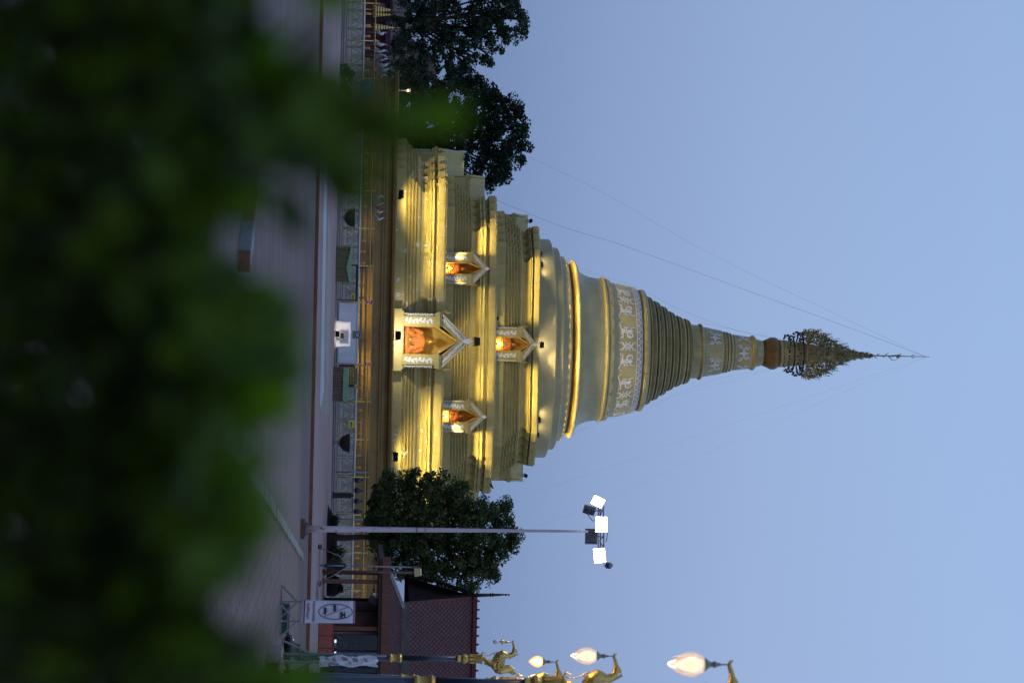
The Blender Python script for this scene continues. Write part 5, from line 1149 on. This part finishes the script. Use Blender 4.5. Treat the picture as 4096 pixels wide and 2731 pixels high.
for k, (px, py) in enumerate(((1351, 2563), (1347, 2582), (1351, 2608))):  # added blocks, two of them glowing, that imitate reflections in the showcase glass
    a = P(px, py, 92.0); r = tag(MB().box((0, 0, .05), (.13, .05, .10)).build('altar_lamp', M['lampsoft' if k != 1 else 'clothwhite']), ['small lit white altar lamp before the bronze statue, leftmost', 'small unlit white block between the altar lamps', 'small lit white altar lamp right of the bronze statue'][k], 'lamp', 'altar lamps behind glass'); r.location = (a.x, 92.0, zg0 - .02)
r = tag(MB().box((0, 0, -.06), (.9, .3, .08)).box((0, 0, -.55), (.9, .3, .9)).build('altar_shelf', M['darkwood']), 'dark shelf carrying the small altar lamps', 'shelf'); r.location = (P(1350, 2585, 92.0).x, 92.0, zg0)
r = thing('loudspeaker', 'dark loudspeaker hung tilted under the pavilion eave', 'loudspeaker', P(1511, 2400, 90.9)); b = MB(); q = Matrix.Rotation(.5, 4, 'Y'); b.box((0, 0, -.18), (.24, .26, .40), q); b.build('cabinet', M['black'], r); b = MB(); b.bar((0, 0, .03), (0, 0, -.1), .03); b.build('bracket', M['steel'], r)
for k, (py, px) in enumerate(((2269, 1497), (2287, 1484), (2358, 1496), (2375, 1498))):
    r = thing('wind_bell', ['wind bell hung under the eave nearest the street tree', 'dark wind bell hung beside the first pavilion post', 'wind bell hung under the eave between post and speaker', 'pale wind bell hung beside the loudspeaker'][k], 'bell', P(px + 12, py, 90.5), 0, 'wind bells under the pavilion eave'); b = MB(); b.tube([(0, 0, .06), (0, 0, -.08)], .008, 5); b.lathe([(.02, -.08), (.05, -.12), (.06, -.19)], 8); b.build('bell', M['darkiron' if k < 3 else 'clothwhite'], r)
# faded red counter
Y = 84.957; R_ = thing('counter', 'faded red panelled counter before the pavilion showcase', 'counter', (P(1300, 2555, Y).x, Y, tz(Y))); o_ = V(R_.location); x0, x1 = P(1300, 2491, Y).x - o_.x, P(1300, 2640, Y).x - o_.x; z0, z1 = P(1259, 2555, Y).z - o_.z, P(1333, 2555, Y).z - o_.z; w = (x1 - x0) / 3
for k in range(3):
    b = MB(); b.bbox((x0 + k * w + .012, -.02, max(.02, z0)), (x0 + (k + 1) * w - .012, .02, z1 - .02)); b.build('front_panel', M['orangebox'], R_)
b = MB(); b.bbox((x0, .02, 0.0), (x1, .6, z1 - .02)); b.bbox((x0 - .02, -.03, z1 - .02), (x1 + .02, .62, z1 + .01)); b.build('carcass', M['tilebase'], R_)
b = MB(); b.bbox((x0 - .04, -.035, max(0.0, z0 - .10)), (x1, .0, max(.018, z0))); b.build('skirting', M['darkwood'], R_)
r = struct(MB().bbox((P(1265, 2336, 79.313).x, 79.152, tz(78.506) - .05), (P(1265, 2402, 79.313).x, 79.474, tz(78.506) + .11)).build('kerb', M['kerbwhite']))
for k, (py0, py1, h, lb) in enumerate(((2217, 2300, .60, 'nearer the tree'), (2300, 2383, .66, 'nearer the banner'))):
    Y = 101.889; x0, x1 = P(1330, py0, Y).x, P(1330, py1, Y).x; R_ = thing('covered_heap', 'low heap under a black cover before the fence, %s' % lb, 'heap', ((x0 + x1) / 2, Y, tz(Y)), 0, 'black covered heaps'); b = MB(smooth=True); rr = random.Random(k + 2); w = (x1 - x0) / 2; n = 24; vs = []
    for i in range(9):
        for j in range(n):
            a = 2 * pi * j / n; q = i / 8; e = 1 + rr.uniform(-.06, .06); rd = (1 - q ** 4) ** .5 if q < 1 else 0; zz = h * q * (1 + .12 * sin(2 * a + k)); vs.append((w * rd * e * math.copysign(abs(cos(a)) ** .6, cos(a)) * (1 + .0 * q), .42 * rd * e * sin(a), zz))
    b.add(vs, [(i * n + j, i * n + (j + 1) % n, (i + 1) * n + (j + 1) % n, (i + 1) * n + j) for i in range(8) for j in range(n)] + [tuple(8 * n + j for j in range(n))]); b.build('cover', M['cover'], R_)
    b = MB(); b.box((w * .3, 0, h + .05), (w * .6, .4, .16)); b.build('lump', M['cover'], R_)
# rolling floodlight stand
Y = 81.087; a = G(1270, 2262, tz(Y)); R_ = thing('floodlight_stand', 'wheeled steel stand with cream floodlight and coiled cable', 'light stand', (P(1280, 2262, Y).x, Y, tz(Y))); o_ = V(R_.location); S = lambda px, py, dy=0: P(px, py, Y) + V((0, dy, 0))
b = MB(o_); zb_ = S(1278, 2262).z - .0
for dy in (-.32, .32): b.bar(V((S(1278, 2181).x, Y + dy, zb_)), V((S(1278, 2340).x, Y + dy, zb_)), .05)
for py in (2183, 2262, 2338): b.bar(V((S(1278, py).x, Y - .32, zb_)), V((S(1278, py).x, Y + .32, zb_)), .05)
b.build('base_frame', M['steel'], R_)
b = MB(o_)
for py in (2190, 2328): b.tube([V((S(1280, py).x, Y, zb_)), V((S(1345, 2225 if py < 2262 else 2295).x, Y, S(1362 if py < 2262 else 1345, 2262).z)), V((S(1345, 2262).x, Y, S(1388, 2262).z))], .018, 8)
b.build('brace', M['steel'], R_)
b = MB(o_); b.tube([S(1280, 2260), S(1675, 2268)], .024, 10); b.tube([S(1280, 2260), S(1400, 2262)], .034, 10); b.build('mast', M['steel'], R_)
for k, (py, dy) in enumerate(((2186, -.32), (2186, .32), (2334, -.32), (2334, .32))):
    b = MB(smooth=True); c = V((S(1270, py).x, Y + dy, tz(Y) + .075)); b.lathe([(.03, -.025), (.075, -.022), (.075, .022), (.03, .025)], 16, c - o_, m=Matrix.Rotation(pi / 2, 4, 'X')); b.bar(c - o_ + V((0, 0, .06)), c - o_ + V((0, 0, max(.07, zb_ - c.z))), .03); b.build('castor', M['black'], R_)
b = MB(o_); c = S(1342, 2258, -.06)
for k in range(5): b.tube([c + V((.11 * cos(t * pi / 10) + .012 * k, -.01 * k, .40 * sin(t * pi / 10) + .02 * sin(k * 3))) for t in range(21)], .013, 5)
b.build('cable_coil', M['black'], R_)
b = MB(o_); c = S(1672, 2287, -.02); q = Matrix.Rotation(.35, 4, 'X') @ Matrix.Rotation(-.1, 4, 'Y'); b.box(c, (.34, .14, .24), q, .8)
b.build('lamp_head', M['cream'], R_); b = MB(o_); b.box(S(1664, 2278, -.02), (.28, .06, .08)); b.bar(S(1650, 2268), S(1680, 2268), .07); b.build('lamp_bracket', M['redwood'], R_)
r = thing('wooden_pole', 'thin red brown pole standing beside the light stand mast', 'pole', (P(1400, 2286, 89.633).x, 89.633, tz(89.633))); b = MB(); b.tube([(0, 0, 0), (0, 0, P(1655, 2286, 89.633).z - tz(89.633))], .045, 8); b.build('shaft', M['redwood'], r); b = MB(); b.ball((0, 0, P(1655, 2286, 89.633).z - tz(89.633)), .06, 8); b.build('cap', M['redwood'], r)
# ------------------------------------------------------------------ banners on A-frame feet
def stand(R_, w, h0, h1, foot=.33):
    for k, x in enumerate((-w / 2 + .03, w / 2 - .03)):
        b = MB(); b.bar((x, .03, 0.02), (x, .03, h1), .035); y = -.12 if k else .14
        b.bar((x - foot, y, .02), (x + foot, y, .02), .04); b.bar((x, y, .02), (x, .03, .06), .03)
        for sg in (-1, 1): b.bar((x + sg * foot * .96, y, .03), (x, .03, h0 * .82), .028)
        b.build('leg', M['steel'], R_)
def text_obj(body, size, mtl, parent, xf, width, th=.003):
    c = bpy.data.curves.new('t', 'FONT'); c.body = body; c.size = size; c.resolution_u = 3; c.offset = .018; c.extrude = 0; o = bpy.data.objects.new('t', c); COL.objects.link(o)
    dg = bpy.context.evaluated_depsgraph_get(); me = bpy.data.meshes.new_from_object(o.evaluated_get(dg)); bpy.data.objects.remove(o)
    xs = [v.co.x for v in me.vertices]; ys = [v.co.y for v in me.vertices]; k = width / max(1e-6, max(xs) - min(xs)); x0 = min(xs)
    for v in me.vertices: v.co = xf((v.co.x - x0) * k, v.co.y * k)
    me.materials.clear(); me.materials.append(mtl); me.name = 'lettering'; r = bpy.data.objects.new('lettering', me); COL.objects.link(r); r.parent = parent; return r
a = G(1119, 2442); BY = a.y; R_ = thing('banner_stand', 'white no vehicles banner with red ring and Thai lettering on steel feet', 'banner', (P(1300, 2445.5, BY).x, BY, 0), radians(-8))
bw, z0 = .452, P(1203, 2443, BY).z; bh = P(1419, 2450, BY).z - z0; stand(R_, bw, z0, z0 + bh * .98)
b = MB(); n = 10; vs = []
for i in range(n + 1):
    for j in range(n + 1):
        u, v = i / n, j / n; vs.append(V(((u - .5) * bw * (1 + .02 * (1 - v)), -.012 - .012 * sin(v * 9 + u * 3) * (1 - v) - .004 * sin(u * 8), z0 + v * bh - .012 * (1 - v) * u)))
b.add(vs, [(i * (n + 1) + j, (i + 1) * (n + 1) + j, (i + 1) * (n + 1) + j + 1, i * (n + 1) + j + 1) for i in range(n) for j in range(n)], True); sh = b.build('banner_sheet', M['vinyl'], R_); md = sh.modifiers.new('thick', 'SOLIDIFY'); md.thickness = .01; md.offset = -1
def bf(u, v, d=0): return V(((u - .5) * bw * (1 + .02 * (1 - v)), -.0165 - .012 * sin(v * 9 + u * 3) * (1 - v) - .004 * sin(u * 8) - d, z0 + v * bh - .012 * (1 - v) * u))
def strip_(name, m, pts, w, par=sh, d=.002):      # strip given in sheet units, width in metres
    b = MB(); k = len(pts); vs = []
    for i in range(k):
        p, q = pts[max(i - 1, 0)], pts[min(i + 1, k - 1)]; dx, dy = (q[0] - p[0]) * bw, (q[1] - p[1]) * bh; l = sqrt(dx * dx + dy * dy); nx, ny = -dy / l * w / 2 / bw, dx / l * w / 2 / bh
        vs += [bf(pts[i][0] + nx, pts[i][1] + ny, d), bf(pts[i][0] - nx, pts[i][1] - ny, d)]
    b.add(vs, [(2 * i, 2 * i + 1, 2 * i + 3, 2 * i + 2) for i in range(k - 1)], False); return b.build(name, M[m], par)
strip_('red_stripe', 'signred', [(u / 8, .072) for u in range(9)], .026); strip_('red_stripe', 'signred', [(u / 8, .984) for u in range(9)], .022)
strip_('prohibition_ring', 'signred', [(.49 + .335 * cos(t * pi / 30), .645 + .31 * sin(t * pi / 30)) for t in range(61)], .017)
strip_('prohibition_slash', 'signred', [(.70 - .42 * t / 8, .44 + .43 * t / 8) for t in range(9)], .012, d=.003)
def carshape(cu, cv, L, Hc, outline, wheels, wins):
    b = MB(); fn = lambda x, y, d: bf(cu + x * L, cv + y * Hc, .0035)
    k = len(outline); b.add([fn(x, y, 0) for x, y in outline], [tuple(range(k))], False)
    for wx_, r_ in wheels: b.add([bf(cu + wx_ * L + r_ * L * cos(t * pi / 8), cv + r_ * L * bw / bh * sin(t * pi / 8), .004) for t in range(16)], [tuple(range(16))], False)
    o = b.build('vehicle_symbol', M['signblack'], sh); b = MB()
    for wx_, r_ in wheels: b.add([bf(cu + wx_ * L + r_ * .55 * L * cos(t * pi / 8), cv + r_ * .55 * L * bw / bh * sin(t * pi / 8), .0052) for t in range(16)], [tuple(range(16))], False)
    for w_ in wins: b.add([bf(cu + x * L, cv + y * Hc, .0052) for x, y in w_], [tuple(range(len(w_)))], False)
    b.build('symbol_window', M['vinyl'], o)
carshape(.33, .60, .29, .085, [(-.5, .1), (.5, .1), (.5, .5), (.42, .58), (.3, .6), (.18, .98), (-.12, .98), (-.3, .6), (-.46, .55)], [(-.30, .13), (.30, .13)], [[(-.2, .62), (.0, .62), (.0, .9), (-.09, .9)], [(.03, .62), (.22, .62), (.14, .9), (.03, .9)]])
carshape(.46, .425, .31, .085, [(-.5, .1), (.5, .1), (.5, .5), (.40, .56), (.20, .60), (.12, .98), (-.12, .98), (-.14, .62), (-.5, .62)], [(-.30, .13), (.30, .13)], [[(-.09, .64), (.0, .64), (.0, .9), (-.09, .9)], [(.02, .64), (.14, .64), (.09, .9), (.02, .9)]])
carshape(.63, .725, .28, .105, [(-.5, .1), (.5, .1), (.5, .55), (.42, .92), (.3, 1.0), (-.45, 1.0), (-.5, .9)], [(-.30, .13), (.30, .13)], [[(-.46, .5), (-.28, .5), (-.28, .75), (-.46, .75)], [(-.26, .5), (-.08, .5), (-.08, .75), (-.26, .75)], [(-.06, .5), (.10, .5), (.10, .75), (-.06, .75)], [(.22, .5), (.42, .5), (.36, .75), (.22, .75)]])
text_obj('ห้ามรถยนต์ทุกชนิดผ่าน', 1, M['signred'], sh, lambda x, y: bf(.04 + x / bw, .225 + y / bh * 1.7, .003), bw * .91)
text_obj('ก่อนได้รับอนุญาต', 1, M['signred'], sh, lambda x, y: bf(.13 + x / bw, .118 + y / bh * 1.7, .003), bw * .70)
r = thing('ballast_block', 'dark green block weighing down feet of the no vehicles banner', 'block', (P(1130, 2468, BY + .9).x, BY + .75, 0)); b = MB(); b.box((0, 0, .09), (.58, .4, .18)); b.build('block', M['greenpad'], r); b = MB(); b.box((0, -.203, .15), (.5, .006, .03)); b.build('grey_strip', M['steel'], r)
# the wrapped banner, turned away
a = G(1127, 2618); WY = a.y; R_ = thing('wrapped_banner_stand', 'crumpled white banner patched with brown tape, beside navy posts', 'banner', (P(1300, 2636, WY).x, WY, 0), radians(52)); z0 = P(1278, 2636, WY).z; bh = P(1510, 2636, WY).z - z0; bw = .42; stand(R_, bw, z0, z0 + bh * .98, .36)
rr = random.Random(8); b = MB(); n = 16; vs = []
for i in range(n + 1):
    for j in range(n + 1):
        u, v = i / n, j / n; e = (u - .5) * (bw + .06 * rr.uniform(-.5, .5) * (1 if i in (0, n) else 0)); vs.append(V((e, -.03 - .02 * sin(v * 13 + u * 7) - rr.uniform(0, .022), z0 + v * bh + (rr.uniform(-.04, .03) if j in (0, n) else 0))))
b.add(vs, [(i * (n + 1) + j, (i + 1) * (n + 1) + j, (i + 1) * (n + 1) + j + 1, i * (n + 1) + j + 1) for i in range(n) for j in range(n)], False); sh2 = b.build('banner_sheet', M['vinyl'], R_); md = sh2.modifiers.new('thick', 'SOLIDIFY'); md.thickness = .012; md.offset = -1
f2 = lambda x, y, d: V((x, -.078 - d, z0 + y))
for x0, y0, w, h in ((-.17, .28, .11, .07), (-.18, .48, .10, .13), (-.18, .70, .13, .12), (-.14, .95, .08, .07), (-.02, .62, .08, .06), (-.19, .12, .06, .10)): b = MB(); b.prism([(x0, y0), (x0 + w, y0 + .01), (x0 + w, y0 + h), (x0, y0 + h - .01)], f2, .003); b.build('tape_patch', M['tape'], sh2)
b = MB()
for x0, y0, w, h in ((.03, .20, .03, .22), (.10, .20, .09, .05), (.10, .36, .09, .05), (.15, .20, .04, .09), (.15, .33, .04, .09)): b.prism([(x0, y0), (x0 + w, y0), (x0 + w, y0 + h), (x0, y0 + h)], f2, .003)
b.build('lettering', M['signblue'], sh2)
for k, (px, py, s) in enumerate(((1155, 2590, .30), (1160, 2622, .26))):
    r = thing('plastic_bag', ['fuller black plastic bag at feet of the wrapped banner', 'smaller black plastic bag behind, by the wrapped banner'][k], 'bag', (P(1150, py, WY + .5 + .4 * k).x, WY + .5 + .4 * k, 0), 0, 'black bags by the wrapped banner'); b = MB(smooth=True); n = 20; vs = []; rr = random.Random(k)
    for i in range(9):
        for j in range(n): q = i / 8; a = 2 * pi * j / n; rd = (sin(min(1, q * 1.15 + .12) * pi * .93)) * (1 + .10 * sin(5 * a + q * 4) + rr.uniform(-.05, .05)) + .05; vs.append((s * rd * cos(a), s * .8 * rd * sin(a), s * 1.25 * q))
    b.add(vs, [(i * n + j, i * n + (j + 1) % n, (i + 1) * n + (j + 1) % n, (i + 1) * n + j) for i in range(8) for j in range(n)] + [tuple(8 * n + j for j in range(n))]); b.build('sack', M['bag'], r); b = MB(); b.tube([(0, 0, s * 1.2), (.02, 0, s * 1.35), (.06, .02, s * 1.5)], [.03, .02, .05], 7); b.build('knot', M['bag'], r)
a = G(1068, 2556); R_ = thing('planter_box', 'low pinkish plastered planter box at the right edge', 'planter', (a.x + 1.45, a.y + .55, 0)); h = P(1125, 2600, a.y).z; b = MB()
b.bbox((-1.2, -.55, 0), (1.2, -.45, h)); b.bbox((-1.2, .45, 0), (1.2, .55, h)); b.bbox((-1.2, -.45, 0), (-1.1, .45, h)); b.bbox((1.1, -.45, 0), (1.2, .45, h)); b.build('wall', M['planter'], R_); b = MB(); b.bbox((-1.1, -.45, 0), (1.1, .45, h - .05)); b.build('soil', M['soil'], R_)
tuft('thin leafy weed growing before the planter box', (a.x + .5, a.y - .25, 0), .30, 60, 'leafB', 12, 'weed', 'plant', .3)
# ------------------------------------------------------------------ far left: temple hall and bits
HY = 157.0; R_ = thing('temple_hall', 'dark red temple hall with brown roofs behind trees at the far left', 'temple', (P(1450, 60, HY).x, HY, .5)); o_ = V(R_.location); T = lambda px, py, dy=0: P(px, py, HY) + V((0, dy, 0))
b = MB(o_); a, c = T(1440, -160), T(1553, 300); b.bbox((a.x, HY, .5), (c.x, HY + 8, c.z)); b.build('wall', M['redwall'], R_)
b = MB(o_); a, c = T(1548, -160), T(1558, 330); b.bbox((a.x, HY - .6, a.z), (c.x, HY + .0, c.z)); b.build('eave_board', M['flagpurple'], R_)
for py0, py1 in ((14, 44), (60, 80), (100, 118), (170, 185), (225, 238)):
    b = MB(o_); a, c = T(1512, py0), T(1541, py1); b.bbox((a.x, HY - .05, a.z), (c.x, HY + .1, c.z)); b.build('window', M['palewall'], R_)
b = MB(o_); q4(b, [T(1558, 330, -.6), T(1558, -160, -.6), T(1650, -160, 4), T(1650, 300, 4)], (0, .1, -.2)); b.build('lower_roof', M['oldroof'], R_)
b = MB(o_); q4(b, [T(1570, 62, -1.4), T(1570, -160, -1.4), T(1665, -160, 2.0), T(1600, 62, 1.0)], (0, .1, -.2)); b.build('porch_roof', M['oldroof'], R_)
b = MB(o_)
for k in range(8): f = lambda t: T(1594 + 3 + 17 * t, 62 - 66 * t, -1.6) + V((0, 0, .06 * sin(t * 20))); b.bar(f(k / 8), f((k + 1) / 8), .1, .14)
b.build('barge_board', M['palewood'], R_)
b = MB(o_); b.tube([T(1440, 64, -1.5), T(1685, 62, -1.5)], .06, 8); b.build('porch_post', M['redwood'], R_)
for k, (px, py, l, ro) in enumerate(((1600, 8, 1.6, .2), (1640, 14, 1.3, .1), (1585, 72, 1.1, .55))):
    pennant(['plum pennant drooping at the temple porch, left edge', 'plum pennant near top of temple porch', 'plum pennant right of the temple porch post'][k], px, py, 154.5, l, .22, 'flagpurple', -ro + 1.2, 'plum pennants at the temple')
R_ = thing('shrine_roof', 'dark pointed shrine roof between the two left trees', 'shrine', (P(1600, 275, 163.0).x, 163.0, .5)); o_ = V(R_.location); b = MB(o_); zt = P(1752, 278, 163.0).z; zl = P(1650, 275, 163.0).z; c = P(1600, 276, 163.0)
for k, (e, z) in enumerate(((3.2, zl - 3), (2.0, zl), (1.2, zl + 1.0), (.5, zl + 1.7), (.06, zt))):
    if k: b.add([V((c.x + i * e0, 163.0 + j * e0, z0_)) for i, j in ((-1, -1), (1, -1), (1, 1), (-1, 1))] + [V((c.x + i * e, 163.0 + j * e, z)) for i, j in ((-1, -1), (1, -1), (1, 1), (-1, 1))], [(i, (i + 1) % 4, (i + 1) % 4 + 4, i + 4) for i in range(4)], False)
    e0, z0_ = e, z
b.build('roof', M['oldroof'], R_); b = MB(o_); b.bbox((c.x - 2, 161.2, .5), (c.x + 2, 164.8, zl - 3)); b.build('wall', M['palewall'], R_)
a = P(1632, 363, 135.0); R_ = thing('street_lamp', 'small glowing warm lamp among dark trees left of the pagoda', 'lamp', (a.x, 135.0, .5)); b = MB(); b.tube([(0, .1, 0), (0, .1, a.z - .4)], .05, 8); b.build('post', M['steel'], R_); b = MB(); b.ball((0, 0, a.z - .5), .08, 10); b.build('bulb', M['lampwarm'], R_); b = MB(); b.box((0, .1, a.z - .36), (.3, .34, .05)); b.build('hood', M['steel'], R_)
bulb('street_bulb', (a.x, 134.7, a.z), 8, (1, .7, .4))
R_ = thing('pigeon', 'dark little bird perched on the terrace edge right of the pagoda', 'bird', P(1956, 1941, 127.0)); b = MB(smooth=True); b.tube([(-.16, 0, .10), (-.05, 0, .12), (.06, 0, .16), (.12, 0, .22), (.16, 0, .235)], [.02, .065, .07, .045, .03], 8); b.ball((.16, 0, .25), .035, 8); b.tube([(.18, 0, .25), (.215, 0, .24)], [.012, .003], 5); b.tube([(0, .02, .1), (0, .02, 0)], .008, 4); b.tube([(0, -.02, .1), (0, -.02, 0)], .008, 4); b.build('body', M['black'], R_); b = MB(smooth=True)
for y in (-.055, .055): b.tube([(.06, y, .17), (-.05, y, .14), (-.2, y * .5, .1)], [.03, .045, .008], 6, flat=.4)
b.build('wing', M['darkiron'], R_)
# ------------------------------------------------------------------ hedge in front of the lens
R_ = thing('hedge', 'leafy green hedge close in the foreground, far out of focus', 'hedge', (0, 2.2, 0)); o_ = V(R_.location); rr = random.Random(31)
LIM = [(-900, 1000), (0, 1010), (60, 1030), (130, 960), (200, 930), (235, 1000), (275, 1190), (330, 1230), (420, 1270), (520, 1240), (620, 1190), (680, 1080), (740, 990), (800, 890), (850, 880), (900, 830), (1000, 820), (1060, 860), (1090, 940), (1180, 1040), (1260, 1080), (1380, 1150), (1460, 1110), (1560, 1120), (1650, 1080), (1730, 930), (1800, 830), (1900, 960), (2000, 1000), (2100, 1010), (2200, 960), (2300, 860), (2400, 780), (2500, 800), (2600, 960), (2700, 1150), (3600, 1000)]
def lim(py):
    for (a, x), (c, y) in zip(LIM, LIM[1:]):
        if a <= py <= c: return x + (y - x) * (py - a) / (c - a)
    return 800
def leaf(b, p, t, n, L, W):
    t = t.normalized(); q = t.cross(n).normalized(); n = q.cross(t); k = [p, p + t * L * .3 + q * W * .42 + n * W * .12, p + t * L * .62 + q * W * .40 + n * W * .12, p + t * L, p + t * L * .62 - q * W * .40 + n * W * .12, p + t * L * .3 - q * W * .42 + n * W * .12, p + t * L * .3, p + t * L * .62]
    b.add(k, [(0, 1, 6), (1, 2, 7, 6), (2, 3, 7), (0, 6, 5), (6, 7, 4, 5), (7, 3, 4)], True)
b = MB(o_)
def rv(): return V((rr.gauss(0, 1), rr.gauss(0, 1), rr.gauss(0, 1)))
for _ in range(5200):
    py = rr.uniform(-900, 3600); e = lim(py) - 90; px = e - abs(rr.gauss(0, 1)) * 600 - rr.uniform(0, 120)
    if px < -900: continue
    dpt = 1.15 + 1.0 * rr.random() + (.2 if px < 500 else 0); p = P(px, py, dpt * 1.5); leaf(b, p, rv() + V((0, 0, .9)), rv() * .6 + V((0, -.3, 1)), rr.uniform(.035, .062), rr.uniform(.02, .034))
for _ in range(2300):
    py = rr.uniform(-500, 3200); e = lim(py); px = e - 80 - abs(rr.gauss(0, 1)) * 260; p = P(px, py, rr.uniform(1.8, 2.5)); leaf(b, p, rv() + V((0, 0, .6)), rv() * .6 + V((0, -.4, 1)), rr.uniform(.035, .06), rr.uniform(.02, .034))
for _ in range(3200):
    py = rr.uniform(-700, 3400); e = lim(py) - 330; px = e - rr.random() ** .7 * 1500; d_ = rr.uniform(3.3, 4.6); p = P(px, py, d_); leaf(b, p, rv(), rv(), rr.uniform(.07, .11), rr.uniform(.045, .06))
for px, py, d, n in ((1330, 350, 1.2, 5), (1400, 430, 1.25, 5), (1440, 520, 1.25, 4), (1520, 450, 1.25, 4), (1600, 420, 1.25, 3), (1660, 470, 1.3, 3), (1720, 425, 1.3, 2), (1790, 432, 1.28, 1), (1540, 570, 1.3, 3), (1640, 545, 1.3, 2), (1400, 620, 1.3, 4), (1490, 660, 1.32, 2), (1400, 720, 1.3, 2), (1280, 560, 1.2, 5), (1260, 690, 1.25, 3), (1180, 760, 1.25, 2), (1330, 250, 1.3, 2)):
    for k in range(n):
        p = P(px - rr.uniform(100, 190), py + rr.uniform(-50, 50), d * 1.5 + rr.uniform(-.07, .07)); leaf(b, p, V((rr.gauss(0, .7), rr.gauss(0, .4), 1)), V((rr.gauss(0, .6), -1, .4 + rr.gauss(0, .4))), rr.uniform(.045, .065), rr.uniform(.02, .032))
b.build('leaves', M['leafH'], R_)
b = MB(o_)        # tip leaves that stick out of the top, light put into their colour
for px, py, d, n in ((1370, 40, 1.25, 2), (1180, 150, 1.3, 2), (1450, 400, 1.25, 1), (1620, 440, 1.25, 1), (1760, 430, 1.28, 1), (1830, 434, 1.28, 1), (1600, 560, 1.3, 1), (1450, 610, 1.3, 1), (1030, 790, 1.3, 2),
                  (1060, 1230, 1.3, 3), (1120, 1330, 1.25, 4), (1170, 1390, 1.3, 4), (1090, 1450, 1.2, 3), (1110, 1560, 1.3, 4), (1090, 1640, 1.25, 4), (920, 1830, 1.3, 2), (1000, 1900, 1.3, 4), (1030, 2030, 1.25, 4), (1040, 2110, 1.3, 4), (990, 2190, 1.3, 3), (870, 2290, 1.3, 3), (1180, 2690, 1.25, 4), (1260, 2720, 1.3, 4), (1120, 2640, 1.3, 3)):
    for k in range(n):
        p = P(px - rr.uniform(110, 200), py + rr.uniform(-45, 45), d * 1.5 + rr.uniform(-.07, .07)); leaf(b, p, V((rr.gauss(0, .4), rr.gauss(0, .3), 1)), V((rr.gauss(0, .5), -1, .6 + rr.gauss(0, .3))), rr.uniform(.045, .062), rr.uniform(.026, .036))
for _ in range(60):
    py = rr.uniform(-500, 3200); p = P(lim(py) - 140 - abs(rr.gauss(0, 1)) * 420, py, rr.uniform(1.75, 2.1)); leaf(b, p, rv() + V((0, 0, .8)), V((rr.gauss(0, .5), -.7, .8)), rr.uniform(.04, .058), rr.uniform(.024, .034))
b.build('young_leaves', M['leafY'], R_)
b = MB(o_, True)
for k in range(26):
    py = -800 + 170 * k + rr.uniform(-50, 50); d = rr.uniform(1.9, 2.3); p0 = V((P(0, py, d).x, d, 0)); p1 = P(lim(py) - 150, py + rr.uniform(-60, 60), d); b.tube([p0, p0 * .5 + p1 * .5 + V((.02, 0, 0)), p1], [.006, .004, .0015], 6)
b.tube([P(600, 400, 1.92), P(1200, 430, 1.92), P(1650, 430, 1.92)], [.003, .0022, .0012], 6)
b.build('stem', M['bark'], R_)
# ------------------------------------------------------------------ sky, sun, camera
w = bpy.data.worlds.new('World'); sc.world = w; w.use_nodes = True; t = NT(w); t.n.clear()
sky = t('TexSky'); sky.sky_type = 'NISHITA'; sky.sun_disc = False; sky.sun_elevation = radians(1.5); sky.sun_rotation = radians(200); sky.ozone_density = 4.0
tc = t('TexCoord').outputs['Generated']; sx = t('SeparateXYZ', {0: tc})
el = t.ramp(sx.outputs[2], [(0.0, (.15, .23, .42)), (.055, (.215, .315, .555)), (.115, (.30, .415, .68)), (.185, (.36, .495, .77)), (.29, (.38, .545, .85)), (1.0, (.32, .49, .87))])
az = t.ramp(t.math('ADD', t.math('MULTIPLY', sx.outputs[0], 1.0), .5), [(.25, (.84, .86, .90)), (.5, (1, 1, 1)), (.75, (1.06, 1.02, 1.0))])
c1 = t.mix(1.0, el, az, 'MULTIPLY'); nh = t.mix(1.0, sky, (.06, .09, .16), 'MULTIPLY'); c2 = t.mix(.12, c1, nh)
t('OutputWorld', {0: t('Background', {0: o2(c2), 1: 1.0})})
sl = bpy.data.lights.new('sun', 'SUN'); sl.energy = .12; sl.angle = radians(25); sl.color = (1, .82, .74); so = bpy.data.objects.new('sun', sl); COL.objects.link(so); so.rotation_euler = (radians(70), 0, radians(25))
cd = bpy.data.cameras.new('camera'); co = bpy.data.objects.new('camera', cd); COL.objects.link(co); mtx = Matrix((UU, -RR, -f0)).transposed().to_4x4(); mtx.translation = (0, 0, H); co.matrix_world = mtx
cd.lens = 75; cd.sensor_width = 36; cd.clip_end = 2000; cd.clip_start = .02; cd.dof.use_dof = True; cd.dof.focus_distance = 110; cd.dof.aperture_fstop = 2.2
sc.camera = co
vs_ = sc.view_settings; vs_.view_transform = 'Standard'; vs_.look = 'None'; vs_.exposure = 0; vs_.gamma = 1; vs_.use_curve_mapping = False
sc.cycles.use_denoising = True; sc.cycles.max_bounces = 6; sc.cycles.transparent_max_bounces = 12; sc.cycles.sample_clamp_indirect = 4; sc.cycles.caustics_reflective = False; sc.cycles.caustics_refractive = False
